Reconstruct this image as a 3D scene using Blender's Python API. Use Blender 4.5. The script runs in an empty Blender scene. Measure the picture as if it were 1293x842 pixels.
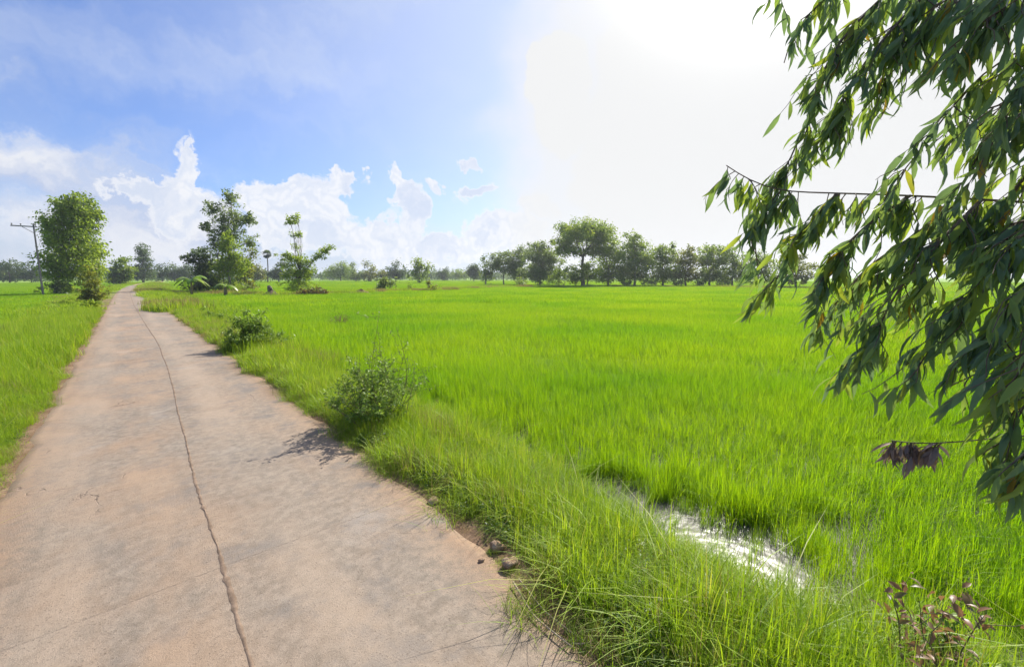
import bpy, math, random
import numpy as np
from mathutils import Vector

SEED = 7
rng = np.random.default_rng(SEED)
random.seed(SEED)
PI = math.pi
sc = bpy.context.scene
COL = sc.collection

# ------------------------------------------------------------------ camera model
IMW, IMH = 1293.0, 842.0
FPX = (IMW / 2) / math.tan(math.radians(50))        # 100 degrees across
HORIZON = 350.0
CAM_H = 2.5
PITCH = math.atan((IMH / 2 - HORIZON) / FPX)
_fy = math.cos(PITCH) + math.sin(PITCH) * (IMH / 2 - HORIZON) / FPX
YAW = math.atan2((IMW / 2 - 157.0) / FPX, _fy)       # heading, to the right of the road
EXPOSURE = 0.85
SUN_AZ, SUN_EL = math.radians(71), math.radians(41)  # azimuth from +Y (road) towards +X


def ray(px, py):
    x = (px - IMW / 2) / FPX
    u = (IMH / 2 - py) / FPX
    fwd = math.cos(PITCH) + math.sin(PITCH) * u
    up = -math.sin(PITCH) + math.cos(PITCH) * u
    return np.array([x * math.cos(YAW) + fwd * math.sin(YAW), -x * math.sin(YAW) + fwd * math.cos(YAW), up])


def gp(px, py, z=0.0):
    r = ray(px, py)
    return np.array([0, 0, CAM_H]) + r * ((z - CAM_H) / r[2])


def at(px, py, dist):
    r = ray(px, py)
    return np.array([0, 0, CAM_H]) + r / np.linalg.norm(r) * dist


def vplane(px, py, base):
    """the spot above the ground where that line of sight crosses the upright plane through base"""
    n = np.array([base[0], base[1], 0.0])
    n /= np.linalg.norm(n)
    r = ray(px, py)
    t = n[:2].dot(base[:2]) / n.dot(r)
    return np.array([0, 0, CAM_H]) + r * t


cam_d = bpy.data.cameras.new("camera")
cam = bpy.data.objects.new("camera", cam_d)
COL.objects.link(cam)
cam.location = (0, 0, CAM_H)
cam.rotation_euler = (PI / 2 - PITCH, 0, -YAW)
cam_d.sensor_width = 36
cam_d.lens = 18 / math.tan(math.radians(50))
cam_d.clip_start = 0.05
cam_d.clip_end = 6000
sc.camera = cam

# ------------------------------------------------------------------ node helpers


def new_mat(name):
    m = bpy.data.materials.new(name)
    m.use_nodes = True
    nt = m.node_tree
    nt.nodes.clear()
    return m, nt


class NT:
    def __init__(self, nt):
        self.nt = nt

    def n(self, typ, **kw):
        nd = self.nt.nodes.new(typ)
        for k, v in kw.items():
            setattr(nd, k, v)
        return nd

    def put(self, sock, v):
        if isinstance(v, bpy.types.NodeSocket):
            self.nt.links.new(v, sock)
        else:
            sock.default_value = v

    def math(self, op, a, b=0.0, c=None, clamp=False):
        nd = self.n('ShaderNodeMath', operation=op, use_clamp=clamp)
        self.put(nd.inputs[0], a)
        self.put(nd.inputs[1], b)
        if c is not None:
            self.put(nd.inputs[2], c)
        return nd.outputs[0]

    def vmath(self, op, a, b=None, scale=None):
        nd = self.n('ShaderNodeVectorMath', operation=op)
        self.put(nd.inputs[0], a)
        if b is not None:
            self.put(nd.inputs[1], b)
        if scale is not None:
            self.put(nd.inputs['Scale'], scale)
        return nd.outputs['Value'] if op in ('LENGTH', 'DOT_PRODUCT', 'DISTANCE') else nd.outputs[0]

    def smooth(self, x, lo, hi, tlo=0.0, thi=1.0, kind='SMOOTHSTEP'):
        nd = self.n('ShaderNodeMapRange', interpolation_type=kind)
        nd.clamp = True
        self.put(nd.inputs[0], x)
        for i, v in enumerate((lo, hi, tlo, thi)):
            self.put(nd.inputs[1 + i], v)
        return nd.outputs[0]

    def noise(self, vec, scale, detail=4.0, rough=0.55, out=0, dist=0.0):
        nd = self.n('ShaderNodeTexNoise')
        self.put(nd.inputs['Vector'], vec)
        self.put(nd.inputs['Scale'], scale)
        self.put(nd.inputs['Detail'], detail)
        self.put(nd.inputs['Roughness'], rough)
        self.put(nd.inputs['Distortion'], dist)
        return nd.outputs[out]

    def noise2(self, *a, **k):
        o = self.noise(*a, **k)
        o.node.noise_dimensions = '2D'
        return o

    def mix(self, f, a, b, mode='MIX'):
        nd = self.n('ShaderNodeMix', data_type='RGBA', blend_type=mode)
        self.put(nd.inputs[0], f)
        self.put(nd.inputs[6], a if isinstance(a, bpy.types.NodeSocket) else rgba(a))
        self.put(nd.inputs[7], b if isinstance(b, bpy.types.NodeSocket) else rgba(b))
        return nd.outputs[2]

    def ramp(self, f, stops):
        nd = self.n('ShaderNodeValToRGB')
        cr = nd.color_ramp
        while len(cr.elements) < len(stops):
            cr.elements.new(0.5)
        for e, (p, c) in zip(cr.elements, stops):
            e.position = p
            e.color = rgba(c)
        self.put(nd.inputs[0], f)
        return nd.outputs[0]

    def attr(self, name):
        return self.n('ShaderNodeAttribute', attribute_name=name).outputs['Fac']

    def pos(self):
        return self.n('ShaderNodeNewGeometry').outputs['Position']


def rgba(c):
    return (c[0], c[1], c[2], 1.0)


def leaf_material(name, stops, trans_gain=1.25, trans_tint=(1.0, 1.0, 0.55), trans=0.45, rough=0.45, big=None, spec=0.35):
    """a leaf: reflects some light and lets some through; colour varies leaf by leaf (attribute v)"""
    m, nt = new_mat(name)
    T = NT(nt)
    v = T.attr('v')
    col = T.ramp(v, stops)
    if big:
        bn = T.noise(T.pos(), big[0], 3.0)
        f = T.smooth(bn, 0.38, 0.66)
        col = T.mix(f, col, T.mix(1.0, col, big[1], 'MULTIPLY'))
        # long pale and deep bands across the crop, as wide as the plots they grow in
        st = T.n('ShaderNodeMapping')
        T.put(st.inputs[0], T.pos())
        st.inputs['Rotation'].default_value = (0, 0, math.radians(40))
        st.inputs['Scale'].default_value = (0.02, 0.16, 0.1)
        b2 = T.smooth(T.noise(st.outputs[0], 1.0, 3.0), 0.42, 0.68)
        col = T.mix(T.math('MULTIPLY', b2, 0.55), col, T.mix(1.0, col, big[2], 'MULTIPLY'))
    p = T.n('ShaderNodeBsdfPrincipled')
    T.put(p.inputs['Base Color'], col)
    p.inputs['Roughness'].default_value = rough
    p.inputs['Specular IOR Level'].default_value = spec
    tr = T.n('ShaderNodeBsdfTranslucent')
    tc = T.mix(1.0, col, (trans_tint[0] * trans_gain, trans_tint[1] * trans_gain, trans_tint[2] * trans_gain), 'MULTIPLY')
    T.put(tr.inputs[0], tc)
    mx = T.n('ShaderNodeMixShader')
    mx.inputs[0].default_value = trans
    nt.links.new(p.outputs[0], mx.inputs[1])
    nt.links.new(tr.outputs[0], mx.inputs[2])
    o = T.n('ShaderNodeOutputMaterial')
    nt.links.new(mx.outputs[0], o.inputs[0])
    return m


def rough_material(name, c1, c2, scale=6.0, rough=0.9, bump=0.3, c3=None):
    m, nt = new_mat(name)
    T = NT(nt)
    tc = T.n('ShaderNodeTexCoord').outputs['Object']
    f = T.noise(tc, scale, 6.0, 0.65)
    col = T.mix(T.smooth(f, 0.35, 0.65), c1, c2)
    if c3:
        col = T.mix(T.smooth(T.noise(tc, scale * 4.3, 4.0), 0.55, 0.7), col, c3)
    p = T.n('ShaderNodeBsdfPrincipled')
    T.put(p.inputs['Base Color'], col)
    p.inputs['Roughness'].default_value = rough
    p.inputs['Specular IOR Level'].default_value = 0.25
    b = T.n('ShaderNodeBump')
    b.inputs['Strength'].default_value = bump
    b.inputs['Distance'].default_value = 0.05
    T.put(b.inputs['Height'], T.noise(tc, scale * 3, 8.0, 0.7))
    nt.links.new(b.outputs[0], p.inputs['Normal'])
    o = T.n('ShaderNodeOutputMaterial')
    nt.links.new(p.outputs[0], o.inputs[0])
    return m


# ------------------------------------------------------------------ object helpers
def link(name, me, mat=None, parent=None, loc=None):
    o = bpy.data.objects.new(name, me)
    COL.objects.link(o)
    if mat:
        me.materials.append(mat)
    if parent is not None:
        o.parent = parent
    if loc is not None:
        o.location = loc
    return o


def thing(name, label, cat, loc, group=None):
    o = bpy.data.objects.new(name, None)
    COL.objects.link(o)
    o.empty_display_size = 0.2
    o.location = loc
    tag(o, label, cat, group)
    return o


def tag(o, label=None, cat=None, group=None, kind=None):
    if label:
        o['label'] = label
    if cat:
        o['category'] = cat
    if group:
        o['group'] = group
    if kind:
        o['kind'] = kind
    return o


def fast_mesh(name, verts, loops, starts, totals, v=None, smooth=True):
    me = bpy.data.meshes.new(name)
    me.vertices.add(len(verts))
    me.vertices.foreach_set('co', np.asarray(verts, np.float32).ravel())
    me.loops.add(len(loops))
    me.loops.foreach_set('vertex_index', np.asarray(loops, np.int32))
    me.polygons.add(len(starts))
    me.polygons.foreach_set('loop_start', np.asarray(starts, np.int32))
    me.polygons.foreach_set('loop_total', np.asarray(totals, np.int32))
    if smooth:
        me.polygons.foreach_set('use_smooth', np.ones(len(starts), bool))
    if v is not None:
        a = me.attributes.new('v', 'FLOAT', 'POINT')
        a.data.foreach_set('value', np.asarray(v, np.float32))
    me.update(calc_edges=True)
    return me


def quads_mesh(name, verts, quads, v=None, smooth=True):
    quads = np.asarray(quads, np.int32)
    n = len(quads)
    k = quads.shape[1]
    return fast_mesh(name, verts, quads.ravel(), np.arange(n) * k, np.full(n, k), v, smooth)


class Build:
    """collects swept tubes and general faces into one mesh"""

    def __init__(self):
        self.v = []
        self.f = []

    def tube(self, pts, radii, sides=7, cap=True):
        pts = [np.asarray(p, float) for p in pts]
        base = len(self.v)
        ref = np.array([0.31, 0.87, 0.22])
        n = len(pts)
        for i, p in enumerate(pts):
            d = pts[min(i + 1, n - 1)] - pts[max(i - 1, 0)]
            d = d / (np.linalg.norm(d) + 1e-9)
            a = np.cross(d, ref)
            if np.linalg.norm(a) < 1e-3:
                a = np.cross(d, [1, 0, 0])
            a /= np.linalg.norm(a)
            b = np.cross(d, a)
            for k in range(sides):
                t = 2 * PI * k / sides
                self.v.append(p + radii[i] * (math.cos(t) * a + math.sin(t) * b))
        for i in range(n - 1):
            for k in range(sides):
                k2 = (k + 1) % sides
                self.f.append((base + i * sides + k, base + i * sides + k2, base + (i + 1) * sides + k2, base + (i + 1) * sides + k))
        if cap:
            self.f.append(tuple(base + k for k in range(sides))[::-1])
            self.f.append(tuple(base + (n - 1) * sides + k for k in range(sides)))

    def box(self, c, sx, sy, sz, rz=0.0):
        base = len(self.v)
        for dz in (-1, 1):
            for dx, dy in ((-1, -1), (1, -1), (1, 1), (-1, 1)):
                x, y = dx * sx / 2, dy * sy / 2
                self.v.append(np.array([c[0] + x * math.cos(rz) - y * math.sin(rz), c[1] + x * math.sin(rz) + y * math.cos(rz), c[2] + dz * sz / 2]))
        for q in ((3, 2, 1, 0), (4, 5, 6, 7), (0, 1, 5, 4), (1, 2, 6, 5), (2, 3, 7, 6), (3, 0, 4, 7)):
            self.f.append(tuple(base + i for i in q))

    def mesh(self, name, smooth=True):
        me = bpy.data.meshes.new(name)
        me.from_pydata([tuple(p) for p in self.v], [], self.f)
        if smooth:
            me.polygons.foreach_set('use_smooth', np.ones(len(me.polygons), bool))
        me.update()
        return me


def wander(a, b, n, amp, r=None):
    r = r or rng
    a = np.asarray(a, float)
    b = np.asarray(b, float)
    L = np.linalg.norm(b - a)
    out = []
    off = r.normal(size=(2, 3)) * amp * L
    for i in range(n + 1):
        t = i / n
        w = math.sin(PI * t)
        w2 = math.sin(2 * PI * t)
        out.append(a + (b - a) * t + off[0] * w + off[1] * w2 * 0.5)
    return out


def blades_mesh(name, base, h, lean, yaw, width, segs, v, bend=1.0, seed=0):
    """grass blades; every row of the arrays is one blade"""
    n = len(h)
    k = segs
    ts = np.linspace(0, 1, k + 1)
    d = np.stack([np.cos(yaw), np.sin(yaw), np.zeros(n)], 1)
    s = np.stack([-np.sin(yaw), np.cos(yaw), np.zeros(n)], 1)
    vs = np.zeros((n, 2 * k + 1, 3))
    for i, t in enumerate(ts):
        c = base + d * (lean * h * (0.35 * t + 0.65 * t ** 2.2))[:, None] * bend
        c[:, 2] += h * (t - 0.42 * np.clip(lean, 0, 1.1) * t ** 2.4)
        w = width * (0.75 + 0.5 * t) * (1 - t ** 1.6) if k > 1 else width * (1 - t)
        if i < k:
            vs[:, 2 * i] = c - s * w[:, None] / 2
            vs[:, 2 * i + 1] = c + s * w[:, None] / 2
        else:
            vs[:, 2 * k] = c
    nv = 2 * k + 1
    off = (np.arange(n) * nv)[:, None]
    loops, tot = [], []
    allf = []
    for i in range(k - 1):
        allf.append(np.array([2 * i, 2 * i + 1, 2 * i + 3, 2 * i + 2])[None] + off)
    quads = np.concatenate(allf) if allf else np.zeros((0, 4), int)
    tris = np.array([2 * k - 2, 2 * k - 1, 2 * k])[None] + off
    loops = np.concatenate([quads.ravel(), tris.ravel()])
    tot = np.concatenate([np.full(len(quads), 4), np.full(len(tris), 3)])
    starts = np.concatenate([[0], np.cumsum(tot)[:-1]])
    return fast_mesh(name, vs.reshape(-1, 3), loops, starts, tot, np.repeat(v, nv))


def leaves_mesh(name, c, size, aspect, d, nrm, v, segs=1, curl=0.0):
    """leaves from their stem end c, pointing along d, face normal nrm; segs 1 = a diamond, more = a curved lance"""
    n = len(c)
    d = d / (np.linalg.norm(d, axis=1, keepdims=True) + 1e-9)
    s = np.cross(d, nrm)
    s /= (np.linalg.norm(s, axis=1, keepdims=True) + 1e-9)
    up = np.cross(s, d)
    L = size[:, None]
    W = (size * aspect)[:, None] / 2
    if segs == 1:
        vs = np.stack([c, c + d * L * 0.45 + s * W + up * L * 0.06, c + d * L - up * L * 0.08, c + d * L * 0.45 - s * W + up * L * 0.06], 1)
        q = np.arange(n)[:, None] * 4 + np.arange(4)[None]
        return quads_mesh(name, vs.reshape(-1, 3), q, np.repeat(v, 4))
    ts = np.linspace(0, 1, segs + 1)
    prof = np.sin(PI * np.clip(ts, 0, 1) ** 0.75) ** 0.8
    prof[0] = 0.06
    prof[-1] = 0.02
    cu = (np.asarray(curl) * np.ones(n))[:, None]
    vs = np.zeros((n, (segs + 1) * 3, 3))
    for i, t in enumerate(ts):
        m = c + d * L * t + s * L * cu * (t ** 2) + up * L * 0.10 * math.sin(PI * t)
        vs[:, 3 * i] = m - s * W * prof[i] + up * W * prof[i] * 0.35
        vs[:, 3 * i + 1] = m
        vs[:, 3 * i + 2] = m + s * W * prof[i] + up * W * prof[i] * 0.35
    nv = (segs + 1) * 3
    off = (np.arange(n) * nv)[:, None]
    fs = []
    for i in range(segs):
        for j in (0, 1):
            a = 3 * i + j
            fs.append(np.array([a, a + 1, a + 4, a + 3])[None] + off)
    return quads_mesh(name, vs.reshape(-1, 3), np.concatenate(fs), np.repeat(v, nv))


def rand_dirs(n, r=None):
    r = r or rng
    x = r.normal(size=(n, 3))
    return x / np.linalg.norm(x, axis=1, keepdims=True)


# ------------------------------------------------------------------ sky and sun
world = bpy.data.worlds.new("World")
sc.world = world
world.use_nodes = True
wt = world.node_tree
wt.nodes.clear()
T = NT(wt)
BG = 0.1
K = 1.0 / (BG * 2 ** EXPOSURE)          # turns a radiance as pictured into the sky's own units
SKY_BOOST = 1.0


def azel(px, py):
    r = ray(px, py)
    return math.degrees(math.atan2(r[0], r[1])), math.degrees(math.atan2(r[2], math.hypot(r[0], r[1])))


gen = T.vmath('NORMALIZE', T.n('ShaderNodeTexCoord').outputs['Generated'])
sep = T.n('ShaderNodeSeparateXYZ')
T.put(sep.inputs[0], gen)
az = T.math('MULTIPLY', T.math('ARCTAN2', sep.outputs[0], sep.outputs[1]), 180 / PI)
el = T.math('MULTIPLY', T.math('ARCSINE', sep.outputs[2]), 180 / PI)
comb = T.n('ShaderNodeCombineXYZ')
T.put(comb.inputs[0], az)
T.put(comb.inputs[1], el)
P = comb.outputs[0]
sky = T.n('ShaderNodeTexSky', sky_type='NISHITA')
sky.sun_disc = False
sky.sun_elevation = SUN_EL
sky.sun_rotation = SUN_AZ
sky.air_density = 1.0
sky.dust_density = 1.2
sky.ozone_density = 2.0
skycol = T.mix(1.0, sky.outputs[0], (0.60, 0.70, 0.97), 'MULTIPLY')
# cloud billows: offset the direction by layered noise before testing it against the cloud bodies
warp = T.vmath('SUBTRACT', T.noise2(P, 0.17, 7.0, 0.60, out=1), (0.5, 0.5, 0.5))
warp = T.vmath('MULTIPLY', warp, (10.5, 9.5, 0.0))
PW = T.vmath('ADD', P, warp)


def blob(px, py, rx, ry, src):
    a, e = azel(px, py)
    a0, _ = azel(px - rx, py)
    a1, _ = azel(px + rx, py)
    _, e0 = azel(px, py + ry)
    _, e1 = azel(px, py - ry)
    ra, re = max((a1 - a0) / 2, 0.3), max((e1 - e0) / 2, 0.3)
    q = T.vmath('MULTIPLY', T.vmath('SUBTRACT', src, ((a0 + a1) / 2, (e0 + e1) / 2, 0)), (1 / ra, 1 / re, 0))
    return T.math('SUBTRACT', 1.0, T.vmath('LENGTH', q))


def body(lst, src):
    out = None
    for b in lst:
        k = blob(*b, src)
        out = k if out is None else T.math('MAXIMUM', out, k)
    return out


cumulus = [(236, 208, 30, 34), (222, 255, 60, 45), (180, 240, 50, 25), (432, 226, 30, 24), (395, 250, 55, 34), (345, 262, 50, 34),
           (390, 290, 85, 34), (470, 300, 60, 30), (511, 232, 13, 32), (516, 275, 22, 46), (505, 312, 70, 26), (570, 312, 60, 22),
           (600, 237, 20, 11), (585, 206, 12, 8), (546, 234, 13, 8), (640, 290, 60, 24), (682, 258, 30, 20), (650, 312, 80, 16)]
soft = [(40, 200, 230, 100), (140, 290, 250, 70), (-60, 120, 160, 60), (-250, 230, 200, 130)]
PC = T.vmath('ADD', P, T.vmath('MULTIPLY', warp, (0.85, 0.72, 0)))


def puff(src, sc_):
    vn = T.n('ShaderNodeTexVoronoi', feature='SMOOTH_F1', voronoi_dimensions='2D')
    T.put(vn.inputs['Vector'], src)
    vn.inputs['Scale'].default_value = sc_
    vn.inputs['Smoothness'].default_value = 0.35
    return vn.outputs['Distance']


pf1, pf2 = puff(PC, 0.30), puff(PC, 0.85)
cb = T.math('ADD', body(cumulus, PC), T.math('ADD', T.math('MULTIPLY', T.math('SUBTRACT', 0.42, pf1), 0.30), T.math('ADD', T.math('MULTIPLY', T.math('SUBTRACT', 0.42, pf2), 0.26), T.math('MULTIPLY', T.math('SUBTRACT', 0.42, puff(PC, 2.1)), 0.12))))
ca = T.smooth(cb, -0.03, 0.22)
# shading inside the cumulus: white crests, blue-grey hollows
PL = T.vmath('ADD', PW, (1.6, 1.4, 0))
lit = T.math('MULTIPLY', T.smooth(T.noise2(PL, 0.17, 5.0, 0.55), 0.30, 0.54), T.smooth(puff(T.vmath('ADD', PC, (0.25, -0.45, 0)), 0.85), 0.75, 0.15, 0.45, 1.0))
edge = T.smooth(cb, 0.45, 0.0)
lit = T.math('MAXIMUM', T.math('MULTIPLY', lit, 0.9), edge)
cumcol = T.mix(lit, (0.68 * K, 0.75 * K, 0.90 * K), (0.97 * K, 0.97 * K, 0.985 * K))
# soft layered cloud
mp = T.n('ShaderNodeMapping')
T.put(mp.inputs[0], PW)
mp.inputs['Rotation'].default_value = (0, 0, math.radians(24))
mp.inputs['Scale'].default_value = (0.028, 0.11, 1)
streak = T.noise2(mp.outputs[0], 1.0, 5.0, 0.6)
sb = T.smooth(body(soft, T.vmath('ADD', P, T.vmath('MULTIPLY', warp, (1.1, 1.1, 0)))), 0.0, 0.55)
sa = T.math('MULTIPLY', sb, T.smooth(streak, 0.34, 0.60, 0.12, 1.0))
softcol = T.mix(T.smooth(T.noise2(mp.outputs[0], 1.9, 6.0), 0.36, 0.66), (0.55 * K, 0.63 * K, 0.83 * K), (0.84 * K, 0.86 * K, 0.92 * K))
# thin high cirrus over the blue
mp2 = T.n('ShaderNodeMapping')
T.put(mp2.inputs[0], T.vmath('ADD', P, T.vmath('MULTIPLY', warp, (0.9, 0.9, 0))))
mp2.inputs['Rotation'].default_value = (0, 0, math.radians(-48))
mp2.inputs['Scale'].default_value = (0.02, 0.06, 1)
wisp = T.math('MULTIPLY', T.smooth(T.noise2(mp2.outputs[0], 1.0, 6.0, 0.62), 0.42, 0.80), 0.38)
# the bright bank of cloud in front of the sun
sunv = (math.sin(SUN_AZ) * math.cos(SUN_EL), math.cos(SUN_AZ) * math.cos(SUN_EL), math.sin(SUN_EL))
ang = T.math('MULTIPLY', T.math('ARCCOSINE', T.math('MINIMUM', T.vmath('DOT_PRODUCT', gen, sunv), 1.0)), 180 / PI)
glow = T.smooth(ang, 66.0, 30.0, 0.0, 1.0)
bank = [(1010, 100, 322, 420), (960, 250, 262, 150), (1500, 200, 500, 400), (706, 92, 42, 66), (714, 150, 36, 60)]
bb = body(bank, T.vmath('ADD', P, T.vmath('MULTIPLY', warp, (0.6, 0.6, 0))))
ba = T.math('MAXIMUM', T.smooth(bb, -0.03, 0.22), T.math('MULTIPLY', T.smooth(body(bank[:3], T.vmath('ADD', P, T.vmath('MULTIPLY', warp, (0.8, 0.5, 0)))), -0.42, 0.02), 0.9))
aur = T.math('MULTIPLY', T.math('EXPONENT', T.math('MULTIPLY', ang, -0.42)), 34.0)
bankcol = T.mix(T.math('MINIMUM', aur, 1.0), (0.88 * K, 0.885 * K, 0.89 * K), (9.0 * K, 8.6 * K, 8.0 * K))
hz = T.smooth(el, 9.0, 0.0)
col = T.mix(T.math('MULTIPLY', hz, 0.7), skycol, (0.60 * K, 0.69 * K, 0.87 * K))
col = T.mix(wisp, col, (0.85 * K, 0.89 * K, 0.95 * K))
col = T.mix(T.math('MULTIPLY', glow, 0.4), col, (0.86 * K, 0.90 * K, 0.93 * K))
col = T.mix(sa, col, softcol)
col = T.mix(T.math('MULTIPLY', ca, 0.92), col, cumcol)
col = T.mix(ba, col, bankcol)
bgn = T.n('ShaderNodeBackground')
T.put(bgn.inputs[0], col)
bgn.inputs[1].default_value = BG
wo = T.n('ShaderNodeOutputWorld')
wt.links.new(bgn.outputs[0], wo.inputs[0])

sun_d = bpy.data.lights.new("sun", 'SUN')
sun_d.energy = 4.4
sun_d.angle = math.radians(0.53)
sun_d.color = (1.0, 0.945, 0.86)
sun = bpy.data.objects.new("sun", sun_d)
COL.objects.link(sun)
sun.rotation_euler = Vector(sunv).to_track_quat('Z', 'Y').to_euler()
sun.location = (60, 20, 60)

# ------------------------------------------------------------------ the lie of the land
WATER_Z = -0.53


def cx(y):
    """sideways shift of the road's centre, which swings right far off"""
    y = np.asarray(y, float)
    a = np.clip(y - 75, 0, None)
    return 7.0 * (a / 170.0) ** 2


ROAD_EDGE = ([-5, 0, 2, 4, 7], [2.05, 2.08, 2.2, 2.38, 2.42])


def wob(y, a=1.0, ph=0.0):
    y = np.asarray(y, float)
    return a * (0.06 * np.sin(1.7 * y + ph) + 0.05 * np.sin(4.1 * y + 1.3 + ph) + 0.03 * np.sin(9.3 * y + 2 + 2 * ph))


RL, RR = -1.42, 2.42
PROF_U = np.array([-400, -4.6, -4.0, -3.2, -2.2, -1.36, 0.5, 2.40, 2.95, 3.5, 4.35, 4.75, 5.35, 5.75, 6.4, 400])
PROF_Z = np.array([-.60, -.62, -.62, -.28, -.05, -.010, -.06, -.014, -.05, -.22, -.50, -.66, -.66, -.58, -.60, -.60])


def ground_z(x, y):
    u = np.asarray(x, float) - cx(y)
    z = np.interp(u, PROF_U, PROF_Z)
    n = 0.03 * np.sin(2.3 * np.asarray(x) + 1.1 * np.sin(1.9 * np.asarray(y))) * np.sin(1.3 * np.asarray(y) + 0.4)
    w = np.clip((np.abs(u - 0.5) - 2.15) / 0.9, 0, 1)
    return z + n * w


gx = np.unique(np.concatenate([np.array([-2200, -1200, -600, -300, -150, -80, -45, -25, -15, -10, -8]), np.arange(-7, 9.01, 0.2), np.array([10, 12, 16, 22, 30, 45, 80, 150, 300, 600, 1200, 2200])]))
gy = np.unique(np.concatenate([np.array([-900, -400, -150, -70, -35, -18]), np.arange(-12, 40, 0.35), np.arange(40, 140, 2.0), np.arange(140, 420, 10.0), np.array([500, 700, 1000, 1500, 2400])]))
GX, GY = np.meshgrid(gx, gy)
GZ = ground_z(GX, GY)
nx, ny = len(gx), len(gy)
idx = np.arange(nx * ny).reshape(ny, nx)
quads = np.stack([idx[:-1, :-1].ravel(), idx[:-1, 1:].ravel(), idx[1:, 1:].ravel(), idx[1:, :-1].ravel()], 1)
gme = quads_mesh('ground', np.stack([GX.ravel(), GY.ravel(), GZ.ravel()], 1), quads)

gm, nt = new_mat('paddy_earth')
T = NT(nt)
pos = T.pos()
soil = T.mix(T.smooth(T.noise(pos, 2.2, 6.0), 0.35, 0.68), (0.17, 0.105, 0.062), (0.26, 0.175, 0.115))
soil = T.mix(T.smooth(T.noise(pos, 17.0, 4.0), 0.5, 0.72), soil, (0.11, 0.07, 0.042))
far = T.smooth(T.vmath('LENGTH', pos), 30.0, 160.0)
green = T.mix(T.smooth(T.noise(pos, 0.03, 4.0), 0.35, 0.68), (0.17, 0.30, 0.035), (0.24, 0.34, 0.05))
mud = (0.085, 0.075, 0.04)
sp = T.n('ShaderNodeSeparateXYZ')
T.put(sp.inputs[0], pos)
base = T.mix(T.smooth(sp.outputs[2], -0.35, -0.55), soil, mud)
gcol = T.mix(far, base, green)
pb = T.n('ShaderNodeBsdfPrincipled')
T.put(pb.inputs['Base Color'], gcol)
pb.inputs['Roughness'].default_value = 0.95
pb.inputs['Specular IOR Level'].default_value = 0.1
bp = T.n('ShaderNodeBump')
bp.inputs['Strength'].default_value = 0.5
bp.inputs['Distance'].default_value = 0.06
T.put(bp.inputs['Height'], T.noise(pos, 14.0, 8.0, 0.7))
nt.links.new(bp.outputs[0], pb.inputs['Normal'])
oo = T.n('ShaderNodeOutputMaterial')
nt.links.new(pb.outputs[0], oo.inputs[0])
tag(link('ground', gme, gm), kind='structure')

# ---- the concrete road
ry = np.concatenate([np.arange(-14, 40, 0.2), np.arange(40, 130, 1.0), np.arange(130, 330, 4.0)])
rv, rf = [], []
us = np.array([0.0, 0.0, 0.07, 0.5, 0.95, 1.0, 1.0])
dz = np.array([-0.14, -0.03, 0.0, 0.018, 0.0, -0.024, -0.14])
for i, y in enumerate(ry):
    l = RL + float(wob(y, 0.5)) + rng.normal() * 0.015
    r_ = float(np.interp(y, [0, 2, 4, 7], [2.08, 2.2, 2.38, RR])) + float(wob(y, 0.55, 2.0)) + rng.normal() * 0.018
    c = float(cx(y))
    for u, d in zip(us, dz):
        rv.append((c + l + (r_ - l) * u, y, d))
m_ = len(us)
for i in range(len(ry) - 1):
    for k in range(m_ - 1):
        a = i * m_ + k
        rf.append((a, a + 1, a + m_ + 1, a + m_))
rme = quads_mesh('road', np.array(rv), np.array(rf), smooth=False)
rm, nt = new_mat('dusty_concrete')
T = NT(nt)
pos = T.pos()
sp = T.n('ShaderNodeSeparateXYZ')
T.put(sp.inputs[0], pos)
lng = T.n('ShaderNodeMapping')
T.put(lng.inputs[0], pos)
lng.inputs['Scale'].default_value = (1.0, 0.22, 1.0)
n1 = T.noise(lng.outputs[0], 1.1, 7.0, 0.62)
n2 = T.noise(pos, 0.55, 5.0, 0.6)
n3 = T.noise(pos, 75.0, 4.0, 0.7)
n4 = T.noise(pos, 9.0, 7.0, 0.7)
concrete = T.mix(T.smooth(n4, 0.36, 0.66), (0.19, 0.158, 0.122), (0.285, 0.235, 0.182))
dust = T.mix(T.smooth(n1, 0.35, 0.65), (0.29, 0.188, 0.115), (0.36, 0.252, 0.164))
edge_d = T.math('ABSOLUTE', T.math('SUBTRACT', sp.outputs[0], 0.5))
ed = T.smooth(T.math('ADD', edge_d, T.math('MULTIPLY', n4, 0.9)), 1.55, 2.35)
left = T.smooth(sp.outputs[0], 0.9, -0.2)
df = T.math('MAXIMUM', T.math('MULTIPLY', T.smooth(T.math('ADD', T.math('MULTIPLY', n2, 0.5), T.math('MULTIPLY', n1, 0.5)), 0.40, 0.60), T.math('ADD', 0.45, T.math('MULTIPLY', left, 0.4))), ed)
rc = T.mix(df, concrete, dust)
worn = T.math('MULTIPLY', T.smooth(T.noise(pos, 1.3, 6.0, 0.65), 0.50, 0.66), T.smooth(sp.outputs[0], -0.6, 1.2, 0.25, 0.75))
rc = T.mix(worn, rc, (0.155, 0.14, 0.125))
pale = T.math('MULTIPLY', T.smooth(T.noise(pos, 0.8, 5.0, 0.6, dist=0.6), 0.58, 0.72), 0.5)
rc = T.mix(pale, rc, (0.33, 0.29, 0.245))
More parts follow.
